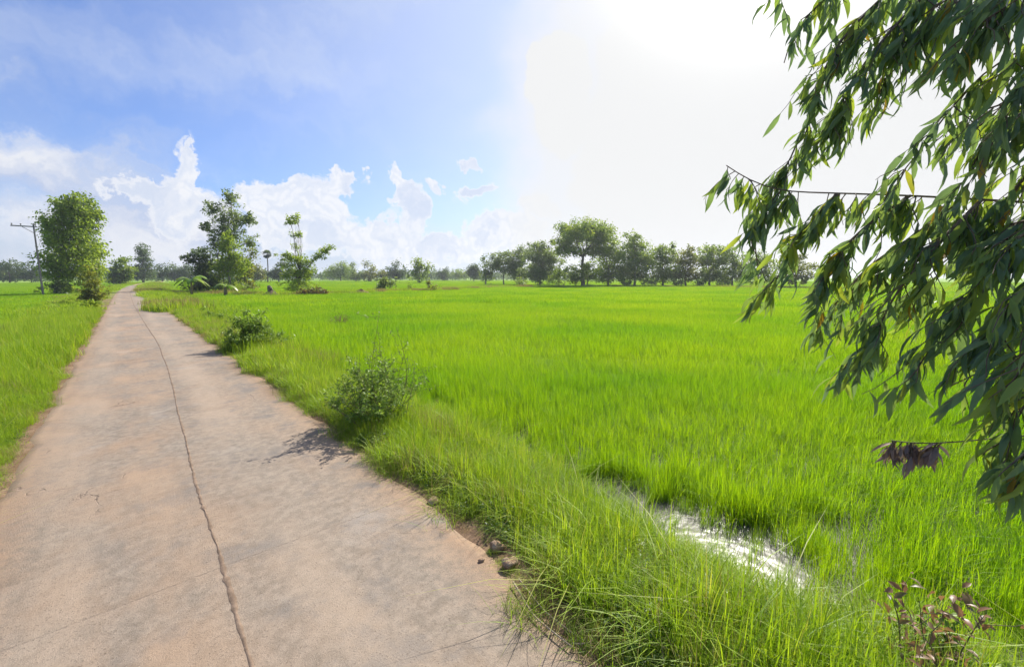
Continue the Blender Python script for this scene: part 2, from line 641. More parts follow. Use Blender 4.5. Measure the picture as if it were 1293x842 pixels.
# two wheel paths polished pale, dirt lying between and beside them
trk = T.math('ADD', sp.outputs[0], T.math('MULTIPLY', T.noise(lng.outputs[0], 0.5, 3.0), 0.5))
t1 = T.smooth(T.math('ABSOLUTE', T.math('SUBTRACT', trk, -0.45)), 0.42, 0.10)
t2 = T.smooth(T.math('ABSOLUTE', T.math('SUBTRACT', trk, 1.30)), 0.42, 0.10)
rc = T.mix(T.math('MULTIPLY', T.math('MAXIMUM', t1, t2), T.math('MULTIPLY', T.smooth(n1, 0.3, 0.6), 0.42)), rc, (0.36, 0.285, 0.21))
stn = T.math('MULTIPLY', T.smooth(T.noise(pos, 0.42, 7.0, 0.7, dist=1.2), 0.50, 0.68), 0.45)
rc = T.mix(stn, rc, T.mix(1.0, rc, (0.66, 0.60, 0.55), 'MULTIPLY'))
rc = T.mix(T.math('MULTIPLY', T.smooth(T.noise(pos, 26.0, 5.0, 0.75), 0.58, 0.74), 0.7), rc, (0.125, 0.09, 0.062))
rc = T.mix(T.smooth(n3, 0.56, 0.70), rc, (0.115, 0.085, 0.062))
rc = T.mix(T.math('MULTIPLY', T.smooth(n3, 0.42, 0.30), 0.5), rc, (0.38, 0.31, 0.245))
# slab joints across the road, filled with grit
jn = T.math('ABSOLUTE', T.math('SUBTRACT', T.math('FRACT', T.math('DIVIDE', T.math('ADD', sp.outputs[1], T.math('MULTIPLY', n4, 0.05)), 8.5)), 0.5))
jf = T.math('MULTIPLY', T.smooth(jn, 0.0017, 0.0006), T.smooth(n4, 0.40, 0.62, 0.0, 0.55))
rc = T.mix(jf, rc, (0.13, 0.10, 0.075))
# hairline cracks
vo = T.n('ShaderNodeTexVoronoi', feature='DISTANCE_TO_EDGE')
T.put(vo.inputs['Vector'], T.vmath('ADD', pos, T.vmath('MULTIPLY', T.noise(pos, 2.5, 5.0, out=1), (0.7, 0.7, 0))))
vo.inputs['Scale'].default_value = 0.42
ck = T.math('MULTIPLY', T.smooth(vo.outputs['Distance'], 0.0045, 0.0015), T.smooth(n2, 0.53, 0.6))
rc = T.mix(T.math('MULTIPLY', ck, 0.75), rc, (0.12, 0.09, 0.07))
pb = T.n('ShaderNodeBsdfPrincipled')
T.put(pb.inputs['Base Color'], rc)
pb.inputs['Roughness'].default_value = 0.88
pb.inputs['Specular IOR Level'].default_value = 0.3
bp = T.n('ShaderNodeBump')
bp.inputs['Strength'].default_value = 0.55
bp.inputs['Distance'].default_value = 0.02
hh = T.math('ADD', T.math('MULTIPLY', n3, 0.5), T.math('ADD', T.math('MULTIPLY', n4, 0.15), T.math('MULTIPLY', T.noise(pos, 190.0, 3.0), 0.25)))
T.put(bp.inputs['Height'], T.math('SUBTRACT', hh, T.math('ADD', T.math('MULTIPLY', jf, 0.6), ck)))
nt.links.new(bp.outputs[0], pb.inputs['Normal'])
oo = T.n('ShaderNodeOutputMaterial')
nt.links.new(pb.outputs[0], oo.inputs[0])
tag(link('road', rme, rm), kind='structure')

# ---- the ragged joint down the middle of the road
tar = rough_material('joint_grit', (0.15, 0.105, 0.072), (0.235, 0.168, 0.118), 9.0, 0.95, 0.3)
cy = np.concatenate([np.arange(1.2, 30, 0.06), np.arange(30, 110, 0.5)])
kx = np.interp(cy, [0, 3.1, 4.5, 6, 9.5, 14, 21, 30, 50, 110], [.40, .40, .42, .43, .52, .66, .74, .62, .42, .4])
cxs = kx + 0.006 * np.sin(cy * 1.7) + 0.003 * np.sin(cy * 8.7) + rng.normal(size=len(cy)) * 0.0015
wd = np.clip(0.013 + 0.003 * np.sin(cy * 2.2) + rng.normal(size=len(cy)) * 0.005, 0.003, 0.03) * np.interp(cy, [0, 12, 40, 110], [1, 1, 1.5, 2.0])
cv, cf = [], []
zc = np.interp(cxs, [RL, 0.5, RR], [0.0, 0.018, 0.0]) + 0.004
for i, y in enumerate(cy):
    h_ = rng.uniform(0.001, 0.004)
    c = float(cx(y))
    cv += [(c + cxs[i] - wd[i], y, zc[i] - 0.002), (c + cxs[i] - wd[i] * 0.3, y, zc[i] + h_), (c + cxs[i] + wd[i] * 0.4, y, zc[i] + h_ * 0.8), (c + cxs[i] + wd[i], y, zc[i] - 0.002)]
for i in range(len(cy) - 1):
    for k in range(3):
        a = i * 4 + k
        cf.append((a, a + 1, a + 5, a + 4))
tag(link('road_joint', quads_mesh('road_joint', np.array(cv), np.array(cf), smooth=False), tar), kind='structure')

# ---- water standing in the ditch and under the rice
wm, nt = new_mat('paddy_water')
T = NT(nt)
pos = T.pos()
pb = T.n('ShaderNodeBsdfPrincipled')
pb.inputs['Base Color'].default_value = (0.11, 0.10, 0.08, 1)
pb.inputs['Roughness'].default_value = 0.26
pb.inputs['IOR'].default_value = 1.33
pb.inputs['Specular IOR Level'].default_value = 0.38
bp = T.n('ShaderNodeBump')
bp.inputs['Strength'].default_value = 0.3
bp.inputs['Distance'].default_value = 0.04
T.put(bp.inputs['Height'], T.noise(pos, 5.5, 2.0, 0.45))
nt.links.new(bp.outputs[0], pb.inputs['Normal'])
oo = T.n('ShaderNodeOutputMaterial')
nt.links.new(pb.outputs[0], oo.inputs[0])
wv = [(4.0, -30, WATER_Z), (90, -30, WATER_Z), (90, 60, WATER_Z), (4.0, 60, WATER_Z)]
tag(link('water', quads_mesh('water', np.array(wv), np.array([(0, 1, 2, 3)])), wm), kind='structure')


# ------------------------------------------------------------------ grass and rice (scattered with geometry nodes)
def scatter(name, pts, rotz, scl, pick, protos, mat, label, cat, tilt=None):
    n = len(pts)
    me = bpy.data.meshes.new(name)
    me.vertices.add(n)
    me.vertices.foreach_set('co', np.asarray(pts, np.float32).ravel())
    rot = np.zeros((n, 3), np.float32)
    rot[:, 2] = rotz
    if tilt is not None:
        rot[:, 0] = tilt[0]
        rot[:, 1] = tilt[1]
    a = me.attributes.new('rot', 'FLOAT_VECTOR', 'POINT')
    a.data.foreach_set('vector', rot.ravel())
    a = me.attributes.new('scl', 'FLOAT_VECTOR', 'POINT')
    a.data.foreach_set('vector', np.asarray(scl, np.float32).ravel())
    a = me.attributes.new('pick', 'INT', 'POINT')
    a.data.foreach_set('value', np.asarray(pick, np.int32))
    me.update()
    o = link(name, me)
    ng = bpy.data.node_groups.new(name + '_scatter', 'GeometryNodeTree')
    ng.interface.new_socket('Geometry', in_out='INPUT', socket_type='NodeSocketGeometry')
    ng.interface.new_socket('Geometry', in_out='OUTPUT', socket_type='NodeSocketGeometry')
    N = ng.nodes
    gi, go = N.new('NodeGroupInput'), N.new('NodeGroupOutput')
    join = N.new('GeometryNodeJoinGeometry')
    for p in reversed(protos):
        oi = N.new('GeometryNodeObjectInfo')
        oi.inputs['Object'].default_value = p
        g2i = N.new('GeometryNodeGeometryToInstance')
        ng.links.new(oi.outputs['Geometry'], g2i.inputs[0])
        ng.links.new(g2i.outputs[0], join.inputs[0])
    ip = N.new('GeometryNodeInstanceOnPoints')
    ng.links.new(gi.outputs[0], ip.inputs['Points'])
    ng.links.new(join.outputs[0], ip.inputs['Instance'])
    ip.inputs['Pick Instance'].default_value = True
    for nm, typ, sock in (('rot', 'FLOAT_VECTOR', 'Rotation'), ('scl', 'FLOAT_VECTOR', 'Scale'), ('pick', 'INT', 'Instance Index')):
        na = N.new('GeometryNodeInputNamedAttribute')
        na.data_type = typ
        na.inputs[0].default_value = nm
        if sock == 'Rotation':
            e2r = N.new('FunctionNodeEulerToRotation')
            ng.links.new(na.outputs[0], e2r.inputs[0])
            ng.links.new(e2r.outputs[0], ip.inputs[sock])
        else:
            ng.links.new(na.outputs[0], ip.inputs[sock])
    ng.links.new(ip.outputs[0], go.inputs[0])
    md = o.modifiers.new('scatter', 'NODES')
    md.node_group = ng
    tag(o, label, cat, kind='stuff')
    return o


def proto(name, me, mat):
    me.materials.append(mat)
    return bpy.data.objects.new(name, me)          # never linked: only scattered


def patch(name, size, hills, blades, h, width, lean, segs, mat, spread=0.05, hvar=0.22, vlo=0.0, vhi=1.0, jitter=1.0):
    g = int(math.sqrt(hills)) + 1
    st = size / g
    ii, jj = np.meshgrid(np.arange(g), np.arange(g))
    hx = (ii.ravel() + 0.5 + rng.uniform(-.5, .5, g * g) * jitter) * st - size / 2
    hy = (jj.ravel() + 0.5 + rng.uniform(-.5, .5, g * g) * jitter) * st - size / 2
    n = g * g * blades
    bx = np.repeat(hx, blades) + rng.normal(size=n) * spread
    by = np.repeat(hy, blades) + rng.normal(size=n) * spread
    hv = np.repeat(1 + rng.normal(size=g * g) * hvar * 0.6, blades)
    hh = h * np.clip(hv * (1 + rng.normal(size=n) * hvar), 0.3, 1.7)
    le = np.abs(rng.normal(size=n)) * lean + 0.05
    v = np.clip(rng.uniform(vlo, vhi, n) * 0.6 + np.repeat(rng.uniform(vlo, vhi, g * g), blades) * 0.4, 0, 1)
    base = np.stack([bx, by, np.full(n, -0.02)], 1)
    me = blades_mesh(name, base, hh, le, rng.uniform(0, 2 * PI, n), width * rng.uniform(0.7, 1.3, n), segs, v)
    return proto(name, me, mat)


def weed_patch(name, size, n, h, leaf, mat, lean=0.5):
    """low broad-leaved weeds: short stalks carrying small leaves"""
    c = np.stack([rng.uniform(-size / 2, size / 2, n), rng.uniform(-size / 2, size / 2, n), h * rng.uniform(0.15, 1.0, n) ** 0.8], 1)
    d = rand_dirs(n)
    d[:, 2] = d[:, 2] * 0.4 + 0.15
    nn = rand_dirs(n) * 0.5 + np.array([0, 0, 1.0])
    me = leaves_mesh(name, c, leaf * rng.uniform(0.6, 1.4, n), np.full(n, 0.5), d, nn, rng.uniform(0, 1, n))
    return proto(name, me, mat)


rice_mat = leaf_material('rice_leaf', [(0.0, (0.145, 0.285, 0.010)), (0.5, (0.22, 0.375, 0.012)), (1.0, (0.33, 0.46, 0.02))],
                         trans_gain=1.45, trans_tint=(1.08, 1.0, 0.22), trans=0.5, rough=0.55, big=(0.11, (0.66, 0.84, 0.8), (1.25, 1.05, 1.0)), spec=0.25)
verge_mat = leaf_material('verge_grass', [(0.0, (0.12, 0.21, 0.016)), (0.45, (0.24, 0.375, 0.022)), (0.80, (0.35, 0.46, 0.035)), (0.94, (0.40, 0.37, 0.12)), (1.0, (0.30, 0.19, 0.10))],
                          trans_gain=1.35, trans_tint=(1.05, 1.0, 0.4), trans=0.46, rough=0.5, big=(0.5, (0.85, 0.9, 0.8), (1.08, 1.0, 1.0)), spec=0.25)
dry_mat = leaf_material('dry_grass', [(0.0, (0.13, 0.16, 0.03)), (0.35, (0.24, 0.23, 0.07)), (0.7, (0.36, 0.29, 0.14)), (1.0, (0.27, 0.15, 0.09))],
                        trans_gain=1.2, trans_tint=(1.0, 0.95, 0.6), trans=0.4, rough=0.6, spec=0.2)
weed_mat = leaf_material('weed_leaf', [(0.0, (0.045, 0.095, 0.018)), (0.6, (0.09, 0.17, 0.025)), (1.0, (0.17, 0.24, 0.04))], trans_gain=1.2, trans=0.42, rough=0.45)

# --- rice
R0 = [patch('rice', 1.0, 64, 17, 0.47, 0.0085, 0.42, 3, rice_mat, spread=0.035, hvar=0.15) for _ in range(5)]
R1 = [patch('rice', 2.0, 170, 12, 0.47, 0.016, 0.42, 2, rice_mat, spread=0.06, hvar=0.15) for _ in range(4)]
R2 = [patch('rice', 6.0, 520, 9, 0.50, 0.05, 0.28, 2, rice_mat, spread=0.14, hvar=0.16) for _ in range(4)]


def low_noise(x, y, s, seed):
    r = np.random.default_rng(seed)
    out = np.zeros_like(x)
    for k in range(6):
        a = r.uniform(0, 2 * PI)
        f = r.uniform(0.6, 1.9) / s
        out += np.sin((x * math.cos(a) + y * math.sin(a)) * f * 2 * PI + r.uniform(0, 6.28))
    return out / 6


def in_view(x, y, m=14, near=6):
    """roughly what the lens can see, with a good margin for a step to the side"""
    azd = np.degrees(np.arctan2(x, y))
    dist = np.hypot(x, y)
    return ((azd > math.degrees(YAW) - 50 - m) & (azd < math.degrees(YAW) + 50 + m)) | (dist < near)


def field(name, step, protos, rmin, rmax, test, label, zbase=-0.58, hs=1.0, seed=3):
    xs = np.arange(-260, 330, step)
    ys = np.arange(-30, 330, step)
    X, Y = np.meshgrid(xs, ys)
    X = X.ravel() + rng.uniform(-.12, .12, X.size) * step
    Y = Y.ravel() + rng.uniform(-.12, .12, Y.size) * step
    dd = np.hypot(X, Y)
    k = (dd >= rmin) & (dd < rmax) & in_view(X, Y, 16 if rmax > 20 else 60, 9) & test(X, Y)
    X, Y = X[k], Y[k]
    n = len(X)
    hz_ = 1 + 0.24 * low_noise(X, Y, 7.0, seed) + 0.10 * low_noise(X, Y, 2.3, seed + 1) + rng.normal(size=n) * 0.03
    s = np.stack([np.full(n, 1.08), np.full(n, 1.08), hz_ * hs], 1)
    return scatter(name, np.stack([X, Y, np.full(n, zbase)], 1), rng.integers(0, 4, n) * PI / 2 + rng.normal(size=n) * 0.1, s, rng.integers(0, len(protos), n), protos, None, label, 'rice')


def u_of(x, y):
    return x - cx(y)


def right_f(m):
    def t(x, y):
        e = np.interp(y, [-2, 0.5, 1.4, 2.9, 4.4, 8], [5.2, 5.55, 5.95, 5.75, 5.05, 4.7]) + 0.22 * np.sin(y * 0.9) + 0.2 * np.sin(y * 2.3 + 1)
        return (u_of(x, y) > e + m)
    return t


def left_f(m):
    return lambda x, y: u_of(x, y) < -4.1 - m


field('rice_crop', 1.0, R0, 0, 15, right_f(0.35), 'tall bright green rice standing in water beside the grassy verge')
field('rice_crop', 2.0, R1, 14.6, 46, right_f(0.7), 'even green rice over the middle of the wide right-hand paddy')
field('rice_crop', 6.0, R2, 45, 330, right_f(3.2), 'far yellow-green rice spreading to the distant tree rows')
field('rice_crop', 2.0, R1, 5, 46, left_f(0.5), 'green rice beyond the left verge of the road', hs=0.8)
field('rice_crop', 6.0, R2, 45, 330, left_f(3.2), 'far green rice around the leafy tree left of the road', hs=0.8)

# ragged clumps along the rice edge and in the ditch
CL = [patch('rice', 0.34, 4, 16, 0.50, 0.009, 0.42, 3, rice_mat, spread=0.05, hvar=0.25) for _ in range(4)]
n = 700
yy = rng.uniform(-3, 26, n)
uu = np.interp(yy, [-2, 0.5, 1.4, 2.9, 4.4, 8], [4.9, 5.15, 5.75, 5.6, 5.05, 4.7]) + rng.normal(size=n) * 0.33 + 0.25 * np.sin(yy * 0.9)
keep = (uu > 4.9) | (yy > 6) | (yy < 1.2)
sc_ = rng.uniform(0.5, 1.05, n)
sc_ = np.where(uu < 5.3, sc_ * 0.75, sc_)
pts = np.stack([uu, yy, np.full(n, -0.60)], 1)[keep]
sc_ = sc_[keep]
scatter('rice_crop', pts, rng.uniform(0, 2 * PI, len(pts)), np.stack([sc_, sc_, sc_], 1), rng.integers(0, 4, len(pts)), CL, None, 'ragged rice clumps edging the wet ditch', 'rice')

n = 460
yy = rng.uniform(-1.5, 9, n)
uu = rng.uniform(4.3, 5.7, n)
ss = rng.uniform(0.35, 0.85, n) * np.where(yy > 1.0, 0.8, 1.15)
scatter('rice_crop', np.stack([uu, yy, np.full(n, -0.58)], 1), rng.uniform(0, 6.28, n), np.stack([ss * 0.7, ss * 0.7, ss], 1), rng.integers(0, 4, n), [patch('rice', 0.2, 1, 9, 0.46, 0.008, 0.5, 3, rice_mat, spread=0.035, hvar=0.3) for _ in range(4)], None, 'thin stray rice stems standing in the open ditch water', 'rice')

# --- verge grass
V0 = [patch('verge_grass', 0.5, 30, 10, 0.34, 0.0068, 0.68, 3, verge_mat, spread=0.04, hvar=0.3) for _ in range(5)] + \
     [patch('verge_grass', 0.5, 36, 9, 0.20, 0.006, 0.85, 3, verge_mat, spread=0.04, hvar=0.35, vlo=0.0, vhi=0.85) for _ in range(3)]
VT = [patch('verge_grass', 0.5, 7, 24, 0.42, 0.011, 0.7, 3, verge_mat, spread=0.05, hvar=0.25, vlo=0.25, vhi=0.95) for _ in range(3)]
VD = [patch('verge_grass', 0.5, 22, 9, 0.36, 0.0055, 0.6, 3, dry_mat, spread=0.05, hvar=0.35) for _ in range(3)]
VW = [weed_patch('verge_weeds', 0.5, 260, 0.20, 0.045, weed_mat) for _ in range(3)]
V1 = [patch('verge_grass', 1.0, 70, 8, 0.38, 0.016, 0.5, 2, verge_mat, spread=0.07, hvar=0.3) for _ in range(3)] + \
     [patch('verge_grass', 1.0, 60, 8, 0.36, 0.014, 0.55, 2, dry_mat, spread=0.07, hvar=0.35) for _ in range(1)]
V2 = [patch('verge_grass', 3.0, 200, 7, 0.42, 0.045, 0.5, 2, verge_mat, spread=0.15, hvar=0.3) for _ in range(3)] + \
     [patch('verge_grass', 3.0, 200, 7, 0.42, 0.04, 0.5, 2, dry_mat, spread=0.15, hvar=0.35)]


def verge(name, y0, y1, u0, u1, step, protos, weights, label, hfun, side=1, seed=1):
    ys = np.arange(y0, y1, step)
    us_ = np.arange(u0, u1 + 1e-6, step)
    Yv, U = np.meshgrid(ys, us_)
    Yv = Yv.ravel() + rng.uniform(-.5, .5, Yv.size) * step
    U = U.ravel() + rng.uniform(-.5, .5, U.size) * step
    X = U + cx(Yv)
    k = in_view(X, Yv, 20, 9)
    if side == 1:
        X = X + np.interp(Yv, *ROAD_EDGE) - 2.42
        k &= ~((Yv > 0.1) & (Yv < 3.7) & (X > 4.15 + 0.2 * np.sin(Yv * 5)))
        k &= ~((Yv > 2.3) & (Yv < 3.5) & (X < 2.6))
        k &= (X - cx(Yv)) > np.interp(Yv, *ROAD_EDGE) + 0.15
    X, Yv, U = X[k], Yv[k], U[k]
    n = len(X)
    dip = 1 - 0.45 * np.clip(1 - np.abs(Yv - 2.3) / 2.8, 0, 1) * np.clip((X - 3.3) / 0.5, 0, 1) * (side == 1)
    w = np.array(weights, float)
    drift = low_noise(X, Yv, 2.2, seed)
    pk = rng.choice(len(protos), n, p=w / w.sum())
    s = dip * hfun(U, Yv) * (1 + 0.45 * drift) * rng.uniform(0.8, 1.2, n)
    return scatter(name, np.stack([X, Yv, ground_z(X, Yv) - 0.01], 1), rng.uniform(0, 2 * PI, n), np.stack([np.clip(s, .6, 1.1), np.clip(s, .6, 1.1), s], 1), pk, protos, None, label, 'grass')


def h_right(U, Y):
    return np.interp(U, [2.3, 2.7, 3.1, 3.7, 4.3, 4.7], [0.42, 0.75, 0.95, 1.05, 1.0, 0.75])


def h_left(U, Y):
    return np.interp(U, [-4.4, -3.4, -2.6, -2.0, -1.6], [1.1, 1.25, 1.15, 0.9, 0.5])


near_p = V0 + VD + VW + VT
verge('verge_grass', -2.5, 13, 2.5, 4.85, 0.17, near_p, [3] * 5 + [2] * 3 + [1.0] * 3 + [1.9] * 3 + [3.2] * 3, 'tangled near verge grass between concrete road and ditch', h_right, seed=4)
verge('verge_grass', 13, 40, 2.7, 5.3, 0.42, V1, [2.5, 2.5, 2.5, 3.6], 'yellowing verge grass past the leafy roadside bush', lambda U, Y: 1.0 * np.interp(U, [2.7, 3.2, 4.6, 5.3], [.7, 1.05, 1.2, .9]), seed=5)
verge('verge_grass', 40, 250, 3.4, 6.4, 1.3, V2, [3, 3, 3, 2], 'distant verge grass along the far right edge of the road', lambda U, Y: 1.1 + 0 * U, seed=6)
verge('verge_grass', 4, 16, -5.0, -1.5, 0.18, near_p, [3] * 5 + [3] * 3 + [.8] * 3 + [.9] * 3 + [2] * 3, 'short green grass on the near left verge of the road', h_left, seed=7, side=-1)
verge('verge_grass', 16, 44, -4.9, -1.75, 0.42, V1, [3, 3, 3, .8], 'green grass strip along the left edge of the road', h_left, seed=8, side=-1)
verge('verge_grass', 44, 250, -5.0, -2.5, 1.3, V2, [3, 3, 3, 1], 'distant grass strip along the far left edge of the road', lambda U, Y: 1.0 + 0 * U, seed=9, side=-1)
# thin creeping grass over the road's edges
CR = [patch('verge_grass', 0.3, 6, 9, 0.13, 0.005, 1.1, 3, verge_mat, spread=0.05, hvar=0.4) for _ in range(3)] + \
     [patch('verge_grass', 0.3, 5, 8, 0.16, 0.004, 1.2, 3, dry_mat, spread=0.05, hvar=0.4) for _ in range(2)]
n = 1700
yy = rng.uniform(-2, 42, n) ** 1.0
sd = rng.random(n) < 0.52
uu = np.where(sd, np.interp(yy, *ROAD_EDGE) + 0.08 + np.abs(rng.normal(size=n)) * 0.16 - 0.10 + wob(yy, 1.5, 1.0), -1.60 - np.abs(rng.normal(size=n)) * 0.16 + 0.06 + wob(yy, 1.5))
ss = rng.uniform(0.5, 1.2, n)
ss = np.where(sd & (yy > 2.2) & (yy < 3.5), 0.3, ss)
scatter('verge_grass', np.stack([uu, yy, np.where(np.abs(uu - .5) < 1.88, 0.0, ground_z(uu, yy))], 1), rng.uniform(0, 2 * PI, n), np.stack([ss, ss, ss], 1), rng.choice(5, n, p=[.27, .27, .2, .13, .13]), CR, None,
        'thin creeping grass straggling over the concrete edges', 'grass')

# --- rough grass on the low field banks
bank_px = [(205, 372), (285, 372), (343, 374.5), (379, 373.5), (456, 371), (487, 369), (545, 368), (620, 364), (700, 363), (800, 363), (900, 363.5), (1000, 365), (1150, 366)]
bw = np.array([gp(a, b, -0.5)[:2] for a, b in bank_px])
bs = np.concatenate([[0], np.cumsum(np.linalg.norm(np.diff(bw, axis=0), axis=1))])
q = np.arange(0, bs[-1], 0.75)
bx_, by_ = np.interp(q, bs, bw[:, 0]) + rng.normal(size=len(q)) * 1.0, np.interp(q, bs, bw[:, 1]) + rng.normal(size=len(q)) * 1.0
hb = np.clip(1.35 + 0.5 * low_noise(bx_, by_, 9.0, 77) + rng.normal(size=len(q)) * 0.2, 0.8, 2.2)
scatter('bank_grass', np.stack([bx_, by_, np.full(len(q), -0.5)], 1), rng.uniform(0, 6.28, len(q)), np.stack([hb * 0.6, hb * 0.6, hb], 1), rng.choice(4, len(q), p=[.2, .2, .2, .4]), V2, None, 'rough yellowing grass on the low banks at the back of the near paddy', 'grass')

# ------------------------------------------------------------------ trees
bark_pale = rough_material('pale_bark', (0.30, 0.26, 0.21), (0.17, 0.14, 0.11), 3.0, 0.9, 0.4)
bark_dark = rough_material('dark_bark', (0.10, 0.08, 0.06), (0.18, 0.15, 0.115), 3.0, 0.95, 0.5)


def crown_mat(name, a, b, c, trans=0.4, gain=1.2):
    return leaf_material(name, [(0.0, a), (0.55, b), (1.0, c)], trans_gain=gain, trans_tint=(1.05, 1.0, 0.5), trans=trans, rough=0.45, spec=0.3)


CM = {
    'fresh': crown_mat('fresh_crown_leaf', (0.13, 0.20, 0.03), (0.22, 0.31, 0.044), (0.34, 0.41, 0.06), 0.52, 1.5),
    'mid': crown_mat('green_crown_leaf', (0.10, 0.165, 0.03), (0.185, 0.265, 0.045), (0.29, 0.345, 0.06), 0.52, 1.5),
    'dark': crown_mat('dark_crown_leaf', (0.05, 0.09, 0.034), (0.09, 0.14, 0.05), (0.145, 0.20, 0.066), 0.46),
    'grey': crown_mat('greyish_crown_leaf', (0.10, 0.15, 0.058), (0.17, 0.235, 0.085), (0.25, 0.315, 0.115), 0.5, 1.3),
    'olive': crown_mat('olive_crown_leaf', (0.11, 0.14, 0.028), (0.185, 0.215, 0.04), (0.28, 0.28, 0.06), 0.5, 1.35),
    'rust': crown_mat('rusty_shrub_leaf', (0.09, 0.085, 0.03), (0.17, 0.14, 0.045), (0.26, 0.15, 0.075), 0.4),
}
crown_n = [0]


def tree(name, label, cat, px, by, lobes, leaf='mid', bark=None, fill=1.0, tr=1.0, group=None, z0=-0.45, fork=0.35, loose=1.0, stems=1, droop=0.0, leafk=1.0, trunk_part='trunk', skirt=True, wide=None):
    """lobes: (px, py, rx, ry) outlines of the crown's masses as seen; each becomes a cloud of leaf clumps round its own limbs,
    as deep as it is wide, at the tree's own distance"""
    base = gp(px, by, z0)
    base[2] = float(ground_z(base[0], base[1])) if abs(base[0] - float(cx(base[1])) - .5) < 8 else z0
    dist = math.hypot(base[0], base[1])
    bear = np.array([base[0], base[1], 0]) / dist
    side = np.array([bear[1], -bear[0], 0])
    r = np.random.default_rng(1000 + crown_n[0])
    crown_n[0] += 1
    L = []
    wide = wide or (1.8 if group == GR else 0.98 if group == GL else 1.16)
    lobes = list(lobes)
    if skirt and trunk_part == 'trunk':
        xs_ = [l[0] for l in lobes]
        w_ = max(l[0] + l[2] for l in lobes) - min(l[0] - l[2] for l in lobes)
        mx_ = 0.5 * px + 0.5 * sum(xs_) / len(xs_)
        if group == GR:
            lobes += [(mx_ - 0.2 * w_, by - 13.5, 0.26 * w_, 8.5), (mx_ + 0.22 * w_, by - 13.0, 0.26 * w_, 8.0)]
        else:
            lobes.append((mx_, by - 8.5, 0.42 * w_, 6.0))
    for (lx, ly, rx, ry) in lobes:
        small = rx <= 7.0
        rx, ry = rx * (1.12 if small else wide), ry * 1.16
        c = vplane(lx, ly, base)
        hw = np.linalg.norm(vplane(lx + rx, ly, base) - vplane(lx - rx, ly, base)) / 2
        vh = np.linalg.norm(vplane(lx, ly + ry, base) - vplane(lx, ly - ry, base)) / 2
        c = c + bear * r.uniform(-0.45, 0.45) * hw
        c[2] = max(c[2], base[2] + 0.75 * vh)
        L.append((c, hw, vh, small))
    top = max(c[2] + vh for c, hw, vh, sm in L)
    H = top - base[2]
    root = thing(name, label, cat, base, group)
    px_m = dist / 430.0                                   # size of a picture element at that distance
    lsize = max(0.14, min(px_m * 1.75, 0.9)) * leafk
    wood = Build()
    # trunk
    ccx = sum(c[0] * hw for c, hw, vh, sm in L) / sum(hw for c, hw, vh, sm in L)
    ccy = sum(c[1] * hw for c, hw, vh, sm in L) / sum(hw for c, hw, vh, sm in L)
    tr_r = 0.018 * H * tr + 0.03
    forks = []
    for s_ in range(stems):
        fz = base[2] + H * (fork + r.uniform(-.04, .04))
        off = np.array([r.normal(), r.normal(), 0]) * H * (0.0 if stems == 1 else 0.05)
        b0 = np.array([0, 0, -0.1]) + off * 0.5
        f0 = np.array([(ccx - base[0]) * 0.35, (ccy - base[1]) * 0.35, fz - base[2]]) + off
        pts = wander(b0, f0, 5, 0.03, r)
        rad = np.linspace(tr_r * 1.15, tr_r * 0.72, 6) / math.sqrt(stems)
        rad[0] *= 1.35
        wood.tube(pts, rad, 8)
        forks.append(f0)
    cs, ds, ns, vs, sz = [], [], [], [], []
    for (c, hw, vh, sm) in L:
        lc = c - base
        f0 = forks[r.integers(0, len(forks))]
        start = f0 * (1.0 if lc[2] > f0[2] else max(0.25, (lc[2] / max(f0[2], .1)) * 0.8))
        limb = wander(start, lc, 5, 0.035, r)
        lr = max(tr_r * 0.42 * min(1.0, (hw + vh) / (0.28 * H)), 0.02)
        wood.tube(limb, np.linspace(lr, lr * 0.35, 6), 6, cap=False)
        vol = hw * hw * vh
        area = (hw * vh) / (px_m * px_m)
        ncl = int(np.clip(11 + 1.7 * math.sqrt(area), 11, 90) * fill)
        cr0 = (0.30 * min(hw, vh) + 0.10 * max(hw, vh)) * (1.7 if sm else 1.0)
        for k in range(ncl):
            d = rand_dirs(1, r)[0]
            rad = r.uniform(0.15, 1.0) ** 0.55
            jit = 1 + 0.18 * r.normal() * loose
            cc = lc + (side * d[0] * hw + bear * d[1] * hw * 0.9 + np.array([0, 0, d[2] * vh])) * rad * jit * 0.92
            if cc[2] < 0.10 * vh:
                cc[2] = 0.10 * vh
            cr = cr0 * r.uniform(0.45, 1.05)
            if r.random() < 0.45:
                tw = wander(limb[r.integers(2, 6)], cc, 3, 0.08, r)
                wood.tube(tw, np.linspace(lr * 0.32, lr * 0.10, 4), 4, cap=False)
            nl = int(np.clip(13 * (cr / lsize) ** 2, 22, 170) * (0.36 if sm else 1.0))
            o = r.normal(size=(nl, 3)) * cr * np.array([0.50, 0.50, 0.36]) / 1.0
            o[:, 2] -= droop * np.abs(r.normal(size=nl)) * cr * 0.7
            cs.append(cc[None] + o)
            dd = rand_dirs(nl, r) + o / (cr + 1e-6) * 0.7
            dd[:, 2] -= 0.25 + droop
            ds.append(dd)
            nn = rand_dirs(nl, r) + np.array([0, 0, 0.7])
            ns.append(nn)
            vs.append(np.clip(r.uniform(0, 1) * 0.45 + r.uniform(0, 1, nl) * 0.55, 0, 1))
            sz.append(lsize * r.uniform(0.6, 1.35, nl))
    link(trunk_part, wood.mesh(trunk_part), bark or bark_dark, root)
    c_ = np.concatenate(cs)
    c_[:, 2] = np.maximum(c_[:, 2], 0.03)
    me = leaves_mesh('crown', c_, np.concatenate(sz), np.full(len(c_), 0.55), np.concatenate(ds), np.concatenate(ns), np.concatenate(vs))
    link('crown' if trunk_part == 'trunk' else 'foliage', me, CM[leaf], root)
    return root


